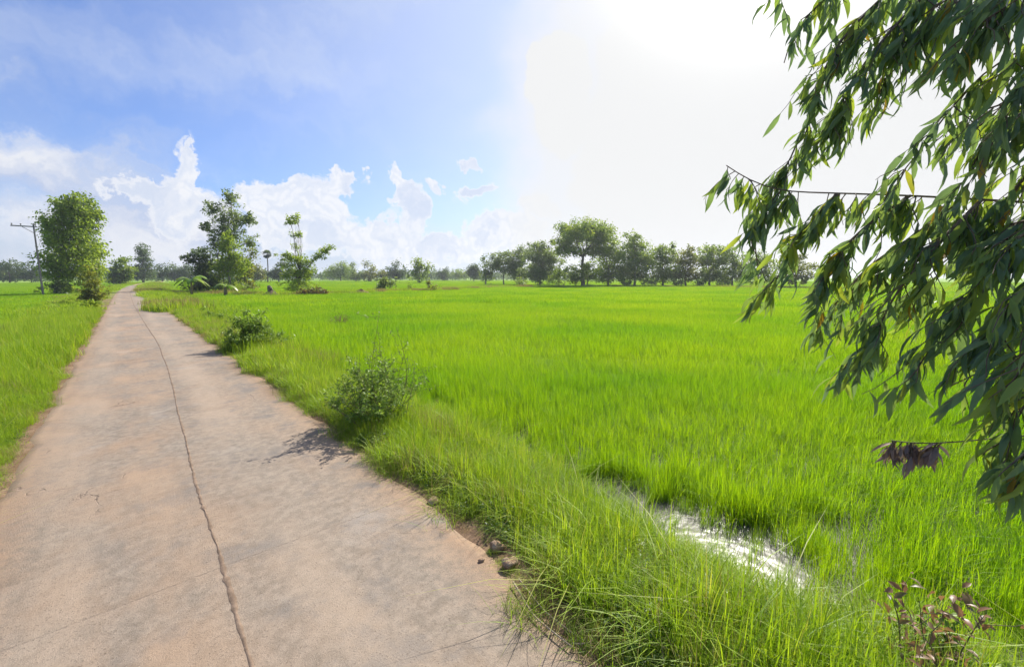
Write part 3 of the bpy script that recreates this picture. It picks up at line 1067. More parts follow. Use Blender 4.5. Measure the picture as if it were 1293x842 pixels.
def shrub(name, label, px, by, lobes, leaf='mid', group=None, **k):
    return tree(name, label, 'shrub', px, by, lobes, leaf, group=group, fork=0.25, stems=3, tr=0.8, trunk_part='stem', **k)


GL = 'trees on the left side of the road'
GM = 'trees between the road and the far field'
GF = 'far trees along the horizon'
GR = 'trees in the row across the right field'

# left of the road
tree('broadleaf_tree', 'tall leafy light green tree hiding the utility pole left of the road', 'tree', 72, 372,
     [(92, 272, 36, 24), (74, 298, 30, 30), (110, 300, 27, 34), (92, 328, 42, 26), (100, 255, 22, 14), (80, 258, 20, 14), (116, 268, 17, 18), (62, 332, 16, 18), (117, 338, 18, 20), (60, 285, 12, 16)],
     'fresh', bark_pale, fill=1.15, droop=0.6, loose=1.2, group=GL)
shrub('dark_shrub', 'small dark round shrub under the leafy tree left of the road', 77, 373, [(77, 363, 10, 8)], 'dark')
shrub('roadside_shrub', 'olive straggly shrub by the left road edge under the leafy tree', 119, 384, [(117, 356, 13, 18), (122, 368, 13, 12), (108, 374, 14, 9)], 'olive', loose=1.6, droop=0.3)
shrub('low_shrub', 'low green shrub in the grass left of the road, before the leafy tree', 82, 390, [(82, 384, 10, 5)], 'mid')
shrub('low_shrub', 'low spreading shrub at the left road edge, nearest to the viewer there', 110, 400, [(108, 391, 14, 8), (118, 390, 9, 8)], 'fresh', loose=1.4)
tree('broadleaf_tree', 'dark spreading tree with a flat top at the far left edge of the photo', 'tree', 12, 357, [(14, 334, 18, 8), (2, 343, 20, 10), (24, 345, 16, 9)], 'dark', group=GL)
tree('broadleaf_tree', 'low dark round tree left of the pole, by the leafy tree', 'tree', 40, 357, [(40, 341, 14, 10), (50, 346, 11, 9), (30, 348, 14, 7)], 'dark', group=GL)
tree('broadleaf_tree', 'dark green tree cut off by the left edge of the photo', 'tree', -14, 357, [(-12, 342, 20, 11), (-30, 340, 20, 14)], 'mid', group=GL)
tree('broadleaf_tree', 'rounded mid-green tree left of the far bend of the road', 'tree', 152, 360, [(152, 334, 13, 12), (144, 343, 13, 12), (162, 344, 12, 12), (150, 350, 16, 7)], 'mid', group=GL, fill=1.2)
tree('broadleaf_tree', 'tall dark blue-green tree standing at the end of the road', 'tree', 181, 357, [(180, 317, 12, 10), (181, 330, 13, 12), (186, 342, 16, 9), (172, 343, 9, 9)], 'dark', group=GL, fill=1.3)
for (lx, ry, lab) in ((205, 8, 'low dark tree just right of the tall dark tree at the road end'), (220, 9, 'dark rounded tree midway between the road end and the bamboo clump'), (236, 8, 'dark low tree behind the first banana plant')):
    tree('broadleaf_tree', lab, 'tree', lx, 356, [(lx, 342, 11, ry), (lx + 6, 346, 10, 7)], 'dark', group=GF)

# the clump by the bananas
tree('slender_tree', 'tall slender pale-stemmed tree rising above the roadside clump', 'tree', 284, 369,
     [(293, 254, 11, 12), (289, 246, 7, 6), (268, 262, 12, 7), (280, 276, 13, 14), (300, 278, 14, 14), (313, 277, 9, 7), (288, 298, 18, 16), (262, 286, 8, 5), (316, 306, 10, 11), (272, 306, 12, 14)],
     'grey', bark_pale, fill=0.9, group=GM, loose=1.5, fork=0.4, stems=3, tr=0.7)
tree('leafy_tree', 'bright green bushy tree in the middle of the roadside clump', 'tree', 290, 370, [(288, 305, 10, 12), (290, 322, 16, 15), (300, 335, 18, 14), (284, 342, 16, 14)], 'fresh', bark_pale, fill=1.1, group=GM)
tree('spreading_tree', 'dark drooping tree at the left of the roadside clump, above the banana', 'tree', 262, 369, [(240, 327, 10, 7), (254, 320, 12, 9), (266, 330, 14, 13), (262, 345, 18, 13), (252, 338, 11, 8)], 'dark', bark_dark, fill=1.0, group=GM, loose=1.3)
tree('leafy_tree', 'olive wispy tree at the right of the roadside clump', 'tree', 308, 368, [(306, 338, 14, 14), (313, 352, 10, 12), (318, 320, 7, 10)], 'olive', bark_pale, fill=0.9, group=GM, loose=1.4)
shrub('dark_shrub', 'dark undergrowth shrub behind the second banana plant', 262, 370, [(258, 358, 14, 9), (272, 358, 12, 9), (240, 362, 12, 7)], 'dark')
tree('broadleaf_tree', 'yellowish rounded tree right of the roadside clump, before the palm', 'tree', 322, 357, [(321, 340, 10, 8), (328, 346, 11, 7)], 'olive', group=GF)
tree('broadleaf_tree', 'small flat-topped dark tree right of the fan palm', 'tree', 352, 357, [(357, 334, 8, 4), (352, 344, 11, 7), (345, 346, 8, 6)], 'dark', group=GF)
tree('lopsided_tree', 'lopsided green tree with a bare tall stem and one long right branch', 'tree', 379, 371,
     [(377, 333, 17, 13), (384, 345, 15, 11), (369, 347, 14, 10), (362, 324, 8, 6), (400, 323, 9, 5), (410, 317, 8, 4), (418, 312, 6, 3), (366, 278, 8, 5), (373, 274, 6, 5), (371, 296, 6, 4), (377, 297, 4, 3), (373, 311, 5, 5)],
     'fresh', bark_dark, fill=0.85, group=GM, loose=1.2, tr=1.2, fork=0.22)
shrub('low_shrub', 'dry brushy shrub at the foot of the lopsided tree', 395, 373, [(392, 367, 13, 4), (405, 369, 11, 3)], 'rust', z0=-0.4)

# far row left of centre
tree('broadleaf_tree', 'broad rounded green tree right of the lopsided tree, in the far row', 'tree', 430, 355, [(431, 338, 11, 9), (420, 345, 11, 8), (438, 345, 9, 8)], 'mid', group=GF, fill=1.2)
tree('broadleaf_tree', 'low green tree with a thin bare spike, in the far row', 'tree', 450, 356, [(450, 347, 11, 6), (446, 336, 3, 7)], 'grey', group=GF)
tree('broadleaf_tree', 'small two-headed tree in the far row behind the brown mound', 'tree', 466, 356, [(462, 332, 4, 6), (471, 340, 6, 5), (468, 348, 12, 5)], 'olive', group=GF)
tree('broadleaf_tree', 'low olive tree between the two-headed tree and the dark conical one', 'tree', 485, 356, [(484, 347, 9, 5)], 'olive', group=GF)
tree('broadleaf_tree', 'dark conical tree standing alone above the leafy bund shrub', 'tree', 500, 356, [(499, 334, 5, 5), (497, 342, 8, 6), (504, 344, 9, 7)], 'dark', group=GF, fill=1.3)
tree('slender_tree', 'airy pale green tree with a rounded top, alone in mid field', 'tree', 530, 358, [(528, 332, 7, 7), (534, 338, 8, 7), (542, 336, 5, 5), (524, 345, 8, 5)], 'mid', group=GF, loose=1.4)
tree('broadleaf_tree', 'low umbrella-shaped dark tree far off right of the airy tree', 'tree', 561, 355, [(562, 342, 8, 4), (558, 347, 9, 5)], 'dark', group=GF)
for lx, lab in ((575, 'small green tree far off, second right of the airy tree'), (586, 'tiny far tree just left of the dark bluish one at the row end')):
    tree('broadleaf_tree', lab, 'tree', lx, 354, [(lx, 346, 8, 4), (lx + 5, 348, 6, 3)], 'mid', group=GF)
tree('broadleaf_tree', 'compact dark bluish tree at the left end of the right-hand row', 'tree', 598, 356, [(598, 337, 5, 5), (597, 344, 7, 7), (602, 346, 6, 6)], 'dark', group=GR, fill=1.4)

# the row across the right field
tree('slender_tree', 'thin pale tree with two small heads, left part of the right-hand row', 'tree', 613, 360, [(611, 325, 3.5, 4), (621, 325, 4, 4), (613, 337, 7, 7), (617, 346, 8, 6)], 'grey', bark_pale, group=GR, loose=1.4, fill=0.8)
tree('broadleaf_tree', 'dark upright tree with a clear bare trunk in the right-hand row', 'tree', 636, 360, [(636, 325, 9, 8), (632, 335, 11, 9), (643, 336, 10, 9)], 'grey', group=GR, fill=1.2, fork=0.3, skirt=False)
tree('broadleaf_tree', 'greyish tree with a rounded shoulder, right of the bare-trunked dark one', 'tree', 655, 360, [(662, 318, 9, 7), (656, 329, 11, 9), (655, 342, 10, 8)], 'grey', group=GR, fill=1.2)
tree('broadleaf_tree', 'dusky domed tree next to the tallest tree of the right-hand row', 'tree', 682, 361, [(681, 311, 9, 7), (674, 324, 10, 8), (690, 325, 13, 12), (684, 340, 18, 11), (698, 305, 3, 3)], 'grey', group=GR, fill=1.3)
tree('broadleaf_tree', 'tallest broad-crowned tree of the right-hand row, trunk showing below', 'tree', 736, 362,
     [(724, 290, 16, 10), (745, 287, 16, 10), (735, 301, 27, 12), (712, 312, 9, 8), (757, 297, 11, 10), (764, 291, 7, 5), (720, 318, 12, 6), (748, 316, 10, 9)], 'mid', group=GR, fill=1.3, tr=1.3, fork=0.42, skirt=False)
shrub('low_shrub', 'green shrub at the foot of the tallest tree, on its left', 710, 362, [(706, 350, 11, 9), (721, 346, 11, 11), (728, 353, 8, 7)], 'mid')
tree('slender_tree', 'narrow ivy-green young tree by the trunk of the tallest tree', 'tree', 741, 362, [(740, 336, 7.5, 8), (743, 347, 9, 8)], 'fresh', group=GR)
tree('leafy_tree', 'yellow-green leaning tree right of the tallest tree', 'tree', 768, 362, [(768, 308, 10, 7), (762, 320, 11, 9), (776, 322, 12, 12), (764, 338, 14, 12), (778, 343, 10, 9)], 'fresh', group=GR, fill=1.1)
tree('broadleaf_tree', 'peaked green tree second right of the tallest tree', 'tree', 801, 362, [(799, 300, 8, 6), (803, 311, 12, 9), (795, 322, 10, 9), (811, 325, 10, 9), (802, 339, 15, 12)], 'mid', group=GR, fill=1.2, loose=1.2)
tree('broadleaf_tree', 'rounded olive tree with a small top tuft, third right of the tallest tree', 'tree', 837, 362, [(834, 317, 9, 7), (843, 324, 9, 8), (829, 331, 11, 9), (841, 340, 13, 10), (849, 310, 3, 4)], 'mid', group=GR, fill=1.2)
tree('broadleaf_tree', 'soft olive tree fourth right of the tallest, left of the dark round one', 'tree', 866, 362, [(868, 319, 9, 7), (863, 330, 10, 8), (872, 333, 9, 9), (866, 345, 10, 7)], 'olive', group=GR, fill=1.1)
tree('broadleaf_tree', 'dark round-headed tree left of the hanging eucalyptus leaves', 'tree', 896, 362, [(898, 316, 11, 7), (892, 326, 12, 9), (904, 328, 9, 9), (896, 340, 13, 9)], 'mid', group=GR, fill=1.2)
tree('broadleaf_tree', 'green tree of the row seen beside the lowest hanging leaf tips', 'tree', 925, 362, [(918, 318, 8, 8), (928, 328, 12, 10), (934, 342, 12, 9)], 'mid', group=GR, fill=1.1)
tree('broadleaf_tree', 'tree of the row half hidden behind the hanging leaves', 'tree', 962, 363, [(958, 325, 11, 8), (967, 335, 12, 10)], 'mid', group=GR)
tree('broadleaf_tree', 'last tree of the row, seen through the hanging leaves', 'tree', 1004, 364, [(1002, 328, 12, 9), (1010, 338, 13, 9)], 'olive', group=GR)
for lx, lab in ((788, 'low bush between the yellow-green leaning tree and the peaked tree'), (818, 'low bush under the right side of the peaked tree'), (853, 'low bush between the two olive trees of the row'), (880, 'low bush left of the dark round-headed tree'), (912, 'low bush right of the dark round-headed tree'), (655, 'low bush under the greyish round-shouldered tree')):
    shrub('low_bush', lab, lx, 362.5, [(lx, 356, 6, 4), (lx + 6, 357, 5, 3)], 'mid', group='low bushes along the right-hand tree row')

# on the field bank
shrub('leafy_shrub', 'pale big-leaved shrub on the bank below the dark conical tree', 487, 368, [(484, 356, 8, 6), (494, 358, 7, 5), (479, 363, 6, 4)], 'grey', leafk=1.3)
shrub('leafy_shrub', 'tiny shrub on the bank between two larger ones', 518, 368, [(518, 363, 4, 3)], 'mid')
shrub('leafy_shrub', 'thin shrub with a bare tip on the bank below the airy tree', 545, 368, [(546, 362, 7, 4), (541, 357, 2, 5)], 'olive', loose=1.5)

# ------------------------------------------------------------------ the far wood that closes the horizon
r = np.random.default_rng(404)
cs, vs, ds = [], [], []
for k in range(900):
    a = math.radians(r.uniform(-22, 52))
    D_ = r.uniform(430, 560)
    hgt = 5.5 + 4.0 * (0.5 + 0.5 * math.sin(a * 31) * math.sin(a * 53 + 1)) + r.normal() * 1.2
    R_ = r.uniform(2.5, 5.5)
    o = r.normal(size=(34, 3)) * np.array([R_ * 0.5, R_ * 0.5, hgt * 0.24])
    c = np.array([math.sin(a) * D_, math.cos(a) * D_, hgt * 0.48])
    if abs(c[0] - float(cx(c[1]))) < 9:
        continue
    p = c + o
    p[:, 2] = np.clip(p[:, 2], -0.4, None)
    cs.append(p)
    vs.append(np.clip(r.uniform(0, 1) * 0.6 + r.uniform(0, 1, 34) * 0.4, 0, 1))
cs, vs = np.concatenate(cs), np.concatenate(vs)
me = leaves_mesh('far_woods', cs, r.uniform(1.2, 2.6, len(cs)), np.full(len(cs), 0.7), rand_dirs(len(cs), r), rand_dirs(len(cs), r) + np.array([0, 0, .6]), vs)
tag(link('far_woods', me, CM['dark']), 'low dark wood along the far horizon behind the single trees', 'wood', kind='stuff')

# ------------------------------------------------------------------ fan palm
b = gp(338, 357, -0.45)
b[2] = -0.45
root = thing('fan_palm', 'fan palm with a round head on a thin bare trunk, far off', 'palm', b)
hd = vplane(337, 321, b) - b
w = Build()
w.tube(wander((0, 0, 0), hd, 6, 0.012), np.linspace(0.32, 0.22, 7), 8)
link('trunk', w.mesh('trunk'), bark_dark, root)
rad = np.linalg.norm(vplane(343, 321, b) - vplane(337, 321, b))
n = 70
dirs = rand_dirs(n)
dirs[:, 2] = dirs[:, 2] * 0.9 + 0.15
cs, ds, ns, sz = [], [], [], []
for d in dirs:
    d = d / np.linalg.norm(d)
    tip = hd + d * rad * 0.5
    s_ = np.cross(d, [0, 0, 1.0])
    s_ /= np.linalg.norm(s_) + 1e-6
    for a in np.linspace(-1.1, 1.1, 9):
        cs.append(tip)
        ds.append(d * math.cos(a) + s_ * math.sin(a))
        ns.append(np.cross(d, s_) + rng.normal(size=3) * 0.2)
        sz.append(rad * 0.62)
link('crown', leaves_mesh('crown', np.array(cs), np.array(sz), np.full(len(cs), 0.3), np.array(ds), np.array(ns), rng.uniform(0, 1, len(cs))), CM['dark'], root)

# ------------------------------------------------------------------ banana plants
banana_mat = leaf_material('banana_leaf', [(0, (0.10, 0.20, 0.025)), (0.6, (0.18, 0.30, 0.04)), (1, (0.34, 0.40, 0.10))], trans_gain=1.2, trans_tint=(1, 1, .45), trans=0.42, rough=0.35)
stalk_mat = rough_material('banana_stalk', (0.24, 0.19, 0.09), (0.16, 0.12, 0.06), 4.0, 0.7, 0.2)


def banana(px, by, topy, label, nl, seed, lean):
    r = np.random.default_rng(seed)
    b = gp(px, by, -0.35)
    b[2] = -0.4
    H = (vplane(px, topy, b) - b)[2]
    root = thing('banana_plant', label, 'banana plant', b, 'banana plants at the foot of the roadside clump')
    for st in range(2):
        w = Build()
        o = np.array([r.normal() * 0.25, r.normal() * 0.25, 0]) * st
        pts = [o, o + (0.03, 0, H * 0.25), o + (0.06, 0.02, H * 0.5)]
        w.tube(pts, [0.17, 0.14, 0.09], 10)
        link('stalk', w.mesh('stalk'), stalk_mat, root)
        for k in range(nl if st == 0 else nl // 2):
            a = 2 * PI * k / nl + r.uniform(-.35, .35)
            d = np.array([math.cos(a), math.sin(a), 0])
            s_ = np.array([-d[1], d[0], 0])
            Ln = H * r.uniform(0.55, 0.8)
            up = r.uniform(0.55, 1.15)
            wd = Ln * 0.14
            V, F = [], []
            N = 9
            for i in range(N + 1):
                t = i / N
                c = pts[-1] + d * Ln * (t * 0.8) + np.array([0, 0, Ln * (up * t - 0.95 * t * t)])
                ww = wd * (0.12 if t < 0.12 else math.sin(PI * min(1, (t - .05) / .97)) ** 0.55)
                jag = 1 + r.normal() * 0.12
                V += [c - s_ * ww * jag + (0, 0, -ww * 0.35), c, c + s_ * ww * jag + (0, 0, -ww * 0.35)]
            for i in range(N):
                for j in (0, 1):
                    q = 3 * i + j
                    F.append((q, q + 1, q + 4, q + 3))
            me = quads_mesh('leaf', np.array(V), np.array(F), np.full(len(V), r.uniform(0, 1)))
            link('leaf', me, banana_mat, root)


banana(243, 373, 338, 'broad-leaved pale green banana plant left of the roadside clump', 8, 11, 0)
banana(286, 374, 350, 'smaller yellow-green banana plant before the roadside clump', 6, 12, 0)

# ------------------------------------------------------------------ utility pole
conc = rough_material('pole_concrete', (0.13, 0.125, 0.12), (0.19, 0.18, 0.17), 2.0, 0.9, 0.15)
steel = rough_material('weathered_steel', (0.12, 0.12, 0.125), (0.20, 0.19, 0.185), 5.0, 0.6, 0.1)
b = vplane(42, 283, np.append(ray(42, 350)[:2] / np.linalg.norm(ray(42, 350)[:2]) * 100.0, 0.0))
toph = b[2] + 0.6
b[2] = -0.5
root = thing('utility_pole', 'concrete utility pole with a crossarm to the left, beside the leafy tree', 'utility pole', b)
bearing = math.atan2(b[1], b[0])
w = Build()
w.tube([(0, 0, 0), (0, 0, toph * 0.5), (0, 0, toph)], [0.15, 0.125, 0.10], 4)
link('pole', w.mesh('pole', False), conc, root)
sd = np.array([-math.sin(bearing), math.cos(bearing), 0])      # towards the left of the road
w = Build()
cz = toph - 0.5
w.box(sd * 1.0 + np.array([0, 0, cz]), 2.7, 0.14, 0.16, math.atan2(sd[1], sd[0]))
link('crossarm', w.mesh('crossarm', False), steel, root)
w = Build()
w.tube([sd * 1.2 + np.array([0, 0, cz - 0.08]), np.array([0, 0, cz - 1.0])], [0.04, 0.04], 5)
link('brace', w.mesh('brace', False), steel, root)
for q in (2.2, 1.3, -0.2):
    w = Build()
    p0 = sd * q + np.array([0, 0, cz + 0.08])
    w.tube([p0, p0 + (0, 0, 0.1), p0 + (0, 0, 0.14), p0 + (0, 0, 0.26), p0 + (0, 0, 0.3)], [0.03, 0.03, 0.10, 0.085, 0.03], 8)
    link('insulator', w.mesh('insulator'), steel, root)


# ------------------------------------------------------------------ mounds and brush on the field bank
def lump(name, label, cat, px, by, wpx, hpx, mat, seed, group=None, peak=1.0):
    b = gp(px, by, -0.4)
    b[2] = -0.5
    s = np.linalg.norm(vplane(px + 1, by, b) - vplane(px, by, b))
    R_, H_ = wpx * s / 2, hpx * s + 0.25
    r = np.random.default_rng(seed)
    V, F = [], []
    NR, NS = 12, 26
    ph = r.uniform(0, 6.28, 6)
    for i in range(NR + 1):
        t = i / NR
        for k in range(NS):
            a = 2 * PI * k / NS
            rr = R_ * t * (1 + 0.16 * math.sin(2 * a + ph[0]) + 0.1 * math.sin(3 * a + ph[1]) + 0.07 * math.sin(7 * a + ph[2]))
            z = H_ * (0.55 * (1 - t) ** 2.2 * peak + 0.45 * (1 - t * t)) * (1 + 0.14 * math.sin(5 * a + 9 * t + ph[3])) + r.normal() * 0.02 * H_
            V.append((rr * math.cos(a), rr * math.sin(a), z if i < NR else -0.1))
    for i in range(NR):
        for k in range(NS):
            k2 = (k + 1) % NS
            F.append((i * NS + k, (i + 1) * NS + k, (i + 1) * NS + k2, i * NS + k2))
    me = quads_mesh(name, np.array(V), np.array(F))
    o = link(name, me, mat, None, b)
    tag(o, label, cat, group)
    return o, b, s


earth = rough_material('dark_clay', (0.075, 0.055, 0.04), (0.13, 0.095, 0.065), 2.2, 0.98, 0.8)
redclay = rough_material('dry_clay', (0.22, 0.13, 0.075), (0.13, 0.085, 0.05), 2.2, 0.98, 0.8)
lump('earth_mound', 'dark earth mound with a black pointed stump, left of the lopsided tree', 'mound', 343, 374, 36, 8, earth, 5, peak=1.2)
# charred stump on the mound
b = gp(341, 373, -0.4)
b[2] = -0.15
s = np.linalg.norm(vplane(342, 372, b) - vplane(341, 372, b))
w = Build()
w.tube([(0, 0, 0), (0.1, 0, s * 4), (0.05, 0.1, s * 8), (-0.1, 0.1, s * 12)], [s * 4.2, s * 3.6, s * 3.4, s * 1.9], 9)
w.tube([(0.1, 0, s * 5), (s * 2.5, 0.2, s * 10)], [s * 1.2, s * 0.4], 6)
tag(link('tree_stump', w.mesh('tree_stump', False), bark_dark, None, b), 'blackened jagged tree stump on the dark mound in the field', 'stump')
lump('earth_mound', 'reddish-brown earth mound on the bank left of the pale leafy shrub', 'mound', 456, 371, 28, 6, redclay, 8, peak=0.7)

# ------------------------------------------------------------------ roadside bushes with real stems and leaves
stem_mat = rough_material('green_stem', (0.13, 0.12, 0.05), (0.19, 0.14, 0.07), 20.0, 0.7, 0.1)


def bush(name, label, base, H, R_, nst, leaf, mat, seed, nleaf=26, flat=1.0, cat='bush', group=None, aspect=0.42, bare=0.12, segs=2):
    r = np.random.default_rng(seed)
    root = thing(name, label, cat, base, group)
    w = Build()
    cs, ds, ns, vs = [], [], [], []
    for k in range(nst):
        a = r.uniform(0, 2 * PI)
        out = r.uniform(0.1, 1.0) ** 0.7
        tip = np.array([math.cos(a) * R_ * out, math.sin(a) * R_ * out, H * (1.05 - 0.62 * out ** 1.5) * r.uniform(0.65, 1.1)])
        pts = wander((r.normal() * R_ * .12, r.normal() * R_ * .12, -0.03), tip, 6, 0.07, r)
        w.tube(pts, np.linspace(0.0075, 0.002, 7), 5, cap=False)
        nb = r.integers(4, 8)
        twigs = [pts]
        for q in range(nb):
            t = r.uniform(0.22, 0.98)
            i = min(int(t * 6), 5)
            p0 = pts[i] + (pts[i + 1] - pts[i]) * (t * 6 - i)
            dd = rand_dirs(1, r)[0]
            dd[2] = abs(dd[2]) * 0.7 + 0.1
            p1 = p0 + dd * H * r.uniform(0.12, 0.32)
            tw = wander(p0, p1, 4, 0.08, r)
            w.tube(tw, np.linspace(0.003, 0.0012, 5), 4, cap=False)
            twigs.append(tw)
        for tw in twigs:
            m = len(tw) - 1
            for q in range(nleaf):
                t = r.uniform(bare if tw is pts else 0.1, 1.0) * m
                i = min(int(t), m - 1)
                p = tw[i] + (tw[i + 1] - tw[i]) * (t - i)
                ax = tw[i + 1] - tw[i]
                ax = ax / (np.linalg.norm(ax) + 1e-9)
                d = rand_dirs(1, r)[0] + ax * 0.5
                d[2] -= 0.1
                cs.append(p + r.normal(size=3) * leaf * 0.25)
                ds.append(d)
                ns.append(np.array([0, 0, 1.0]) + r.normal(size=3) * 0.5)
                vs.append(r.uniform(0, 1))
    link('stem', w.mesh('stem'), stem_mat, root)
    cs = np.array(cs)
    cs[:, 2] = np.maximum(cs[:, 2], 0.02)
    me = leaves_mesh('foliage', cs, leaf * r.uniform(0.6, 1.35, len(cs)), np.full(len(cs), aspect), np.array(ds), np.array(ns), np.array(vs), segs=segs)
    link('foliage', me, mat, root)
    return root


herb_mat = leaf_material('herb_leaf', [(0, (0.11, 0.19, 0.034)), (0.5, (0.19, 0.295, 0.05)), (1, (0.30, 0.40, 0.07))], trans_gain=1.2, trans=0.4, rough=0.5)


def on_verge(x, y):
    return np.array([x, y, float(ground_z(x, y))])


bush('roadside_bush', 'bushy green weed on the verge nearest to the viewer, taller than the grass', on_verge(2.98, 6.85), 1.25, 0.95, 36, 0.06, herb_mat, 21, 22)
bush('roadside_bush', 'feathery thin weed rising beside the nearest roadside bush', on_verge(3.4, 7.0), 2.0, 0.75, 13, 0.055, herb_mat, 22, 14, bare=0.35)
bush('roadside_bush', 'dark rounded bush on the right verge shading the road edge', on_verge(3.15, 17.3), 1.5, 1.1, 40, 0.095, herb_mat, 23, 24, segs=1)
bush('roadside_bush', 'low leafy weed between the two roadside bushes', on_verge(3.9, 8.6), 0.75, 0.5, 12, 0.05, herb_mat, 24, 16)
bush('roadside_bush', 'low dark weed clump on the verge beyond the rounded bush', on_verge(3.5, 30.0), 0.9, 1.0, 22, 0.10, herb_mat, 25, 18, segs=1)
brush_mat = CM['rust']
bush('brush_pile', 'grey twiggy brush pile sticking out of the green rice', np.array([9.6, 26.6, -0.5]), 1.0, 0.85, 26, 0.05, brush_mat, 31, 5, cat='brush', segs=1)
red_leaf = leaf_material('red_young_leaf', [(0, (0.13, 0.14, 0.05)), (0.5, (0.24, 0.14, 0.075)), (1, (0.30, 0.16, 0.09))], trans_gain=1.2, trans_tint=(1, .9, .7), trans=0.4, rough=0.4)
b = gp(1192, 842, -0.3)
bush('young_shoot', 'thin shoot with reddish-brown young leaves in the lower right corner', on_verge(3.4, 0.05), 1.15, 0.32, 6, 0.07, red_leaf, 41, 6, cat='sapling', aspect=0.4, bare=0.45, segs=3)
bush('young_shoot', 'green broad-leaved weed at the lower right edge, under the hanging leaves', on_verge(3.9, -0.05), 0.55, 0.4, 12, 0.06, herb_mat, 42, 14, cat='sapling', aspect=0.5, segs=3)

# ------------------------------------------------------------------ the eucalyptus leaning in from the right
euc_mat = leaf_material('eucalyptus_leaf', [(0.0, (0.11, 0.175, 0.125)), (0.45, (0.165, 0.25, 0.115)), (0.75, (0.25, 0.34, 0.07)), (0.95, (0.33, 0.38, 0.06)), (0.975, (0.30, 0.24, 0.03)), (1.0, (0.42, 0.25, 0.03))],
                        trans_gain=1.35, trans_tint=(1.0, 1.0, 0.5), trans=0.45, rough=0.38, spec=0.4)
purple_mat = leaf_material('dying_eucalyptus_leaf', [(0.0, (0.19, 0.15, 0.15)), (0.6, (0.26, 0.19, 0.175)), (1.0, (0.32, 0.19, 0.09))], trans_gain=1.0, trans=0.25, rough=0.5)
twig_mat = rough_material('twig_bark', (0.12, 0.085, 0.06), (0.20, 0.15, 0.10), 30.0, 0.8, 0.2)
tb = np.array([4.1, -2.2, 0.0])
tb[2] = float(ground_z(tb[0], tb[1]))
etree = thing('eucalyptus_tree', 'eucalyptus with long drooping leaves hanging in from the right edge', 'tree', tb)
w = Build()
trunk_pts = [np.array(p) - tb for p in ((4.1, -2.2, tb[2] - 0.1), (4.07, -2.15, 0.8), (4.0, -2.05, 2.0), (3.95, -1.95, 3.3), (3.85, -1.85, 4.6), (3.8, -1.8, 6.2))]
w.tube(trunk_pts, [0.15, 0.12, 0.105, 0.085, 0.065, 0.035], 10)
link('trunk', w.mesh('trunk'), bark_pale, etree)
left_v = np.array([-math.cos(YAW), math.sin(YAW), 0.0])


def trunk_at(z):
    zs = [p[2] for p in trunk_pts]
    return np.array([np.interp(z - tb[2], zs, [p[i] for p in trunk_pts]) for i in range(3)])


def resample(pts, step):
    pts = np.array(pts)
    seg = np.linalg.norm(np.diff(pts, axis=0), axis=1)
    s = np.concatenate([[0], np.cumsum(seg)])
    m = max(3, int(s[-1] / step))
    q = np.linspace(0, s[-1], m + 1)
    # smooth Catmull-like by interpolating and averaging
    out = np.stack([np.interp(q, s, pts[:, i]) for i in range(3)], 1)
    for _ in range(2):
        out[1:-1] = (out[:-2] + 2 * out[1:-1] + out[2:]) / 4
    return out


def euc_branch(poly, r0, density, from_trunk=True, mat=None, skip=0.0, llen=(0.07, 0.13), seed=0, fall=0.25, spread=1.0):
    """poly: (px, py, distance) along the branch as traced; leaves hang from it on short twigs"""
    r = np.random.default_rng(500 + seed)
    pts = [at(px, py, d) - tb for px, py, d in poly]
    lead = []
    if from_trunk:
        z0 = np.clip(pts[0][2] + tb[2] - 0.35, 1.2, 5.6)
        t0 = trunk_at(z0)
        mid = (t0 + pts[0]) / 2 + np.array([0, 0, 0.22])
        lead = [t0, mid]
    path = resample(lead + pts, 0.06)
    w = Build()
    w.tube(path, np.linspace(r0, 0.0022, len(path)), 5, cap=False)
    # side twigs and hanging leaves
    cs, ds, ns, vs, sz, cu = [], [], [], [], [], []
    n_lead = 0
    if from_trunk:
        dl = np.linalg.norm(path - pts[0], axis=1)
        n_lead = int(np.argmin(dl))
    body_ = path[n_lead:]
    m = len(body_) - 1
    L_ = np.sum(np.linalg.norm(np.diff(body_, axis=0), axis=1))
    ntw = max(2, int(density * L_ * 2.4))
    for k in range(ntw):
        t = r.uniform(skip, 1.0) * m
        i = min(int(t), m - 1)
        p0 = body_[i] + (body_[i + 1] - body_[i]) * (t - i)
        dd = rand_dirs(1, r)[0] * np.array([1, 1, 0.4])
        ln = r.uniform(0.05, 0.26) * spread
        p1 = p0 + dd * ln * 0.55 + np.array([0, 0, -ln * 0.65]) + left_v * ln * fall
        tw = wander(p0, p1, 4, 0.06, r)
        w.tube(tw, np.linspace(0.0024, 0.0011, 5), 4, cap=False)
        nl = r.integers(4, 9)
        tone = r.uniform(0, 1)
        for q in range(nl):
            tt = (q + 0.5) / nl * 4
            j = min(int(tt), 3)
            p = tw[j] + (tw[j + 1] - tw[j]) * (tt - j)
            cs.append(p)
            d = np.array([0, 0, -1.0]) + left_v * (fall + r.normal() * 0.25) + rand_dirs(1, r)[0] * 0.38
            ds.append(d)
            nn = rand_dirs(1, r)[0]
            nn[2] *= 0.4
            ns.append(nn)
            vv = np.clip(0.5 * tone + 0.5 * r.uniform(0, 1), 0, 0.93)
            if r.random() < 0.02:
                vv = r.uniform(0.96, 1.0)
            vs.append(vv)
            sz.append(r.uniform(*llen))
            cu.append(r.normal() * 0.12)
    br = link('branch', w.mesh('branch'), twig_mat, etree)
    n = len(cs)
    me = leaves_mesh('leaf_spray', np.array(cs), np.array(sz), r.uniform(0.14, 0.24, n), np.array(ds), np.array(ns), np.array(vs), segs=4, curl=np.array(cu))
    link('leaf_spray', me, mat or euc_mat, br)


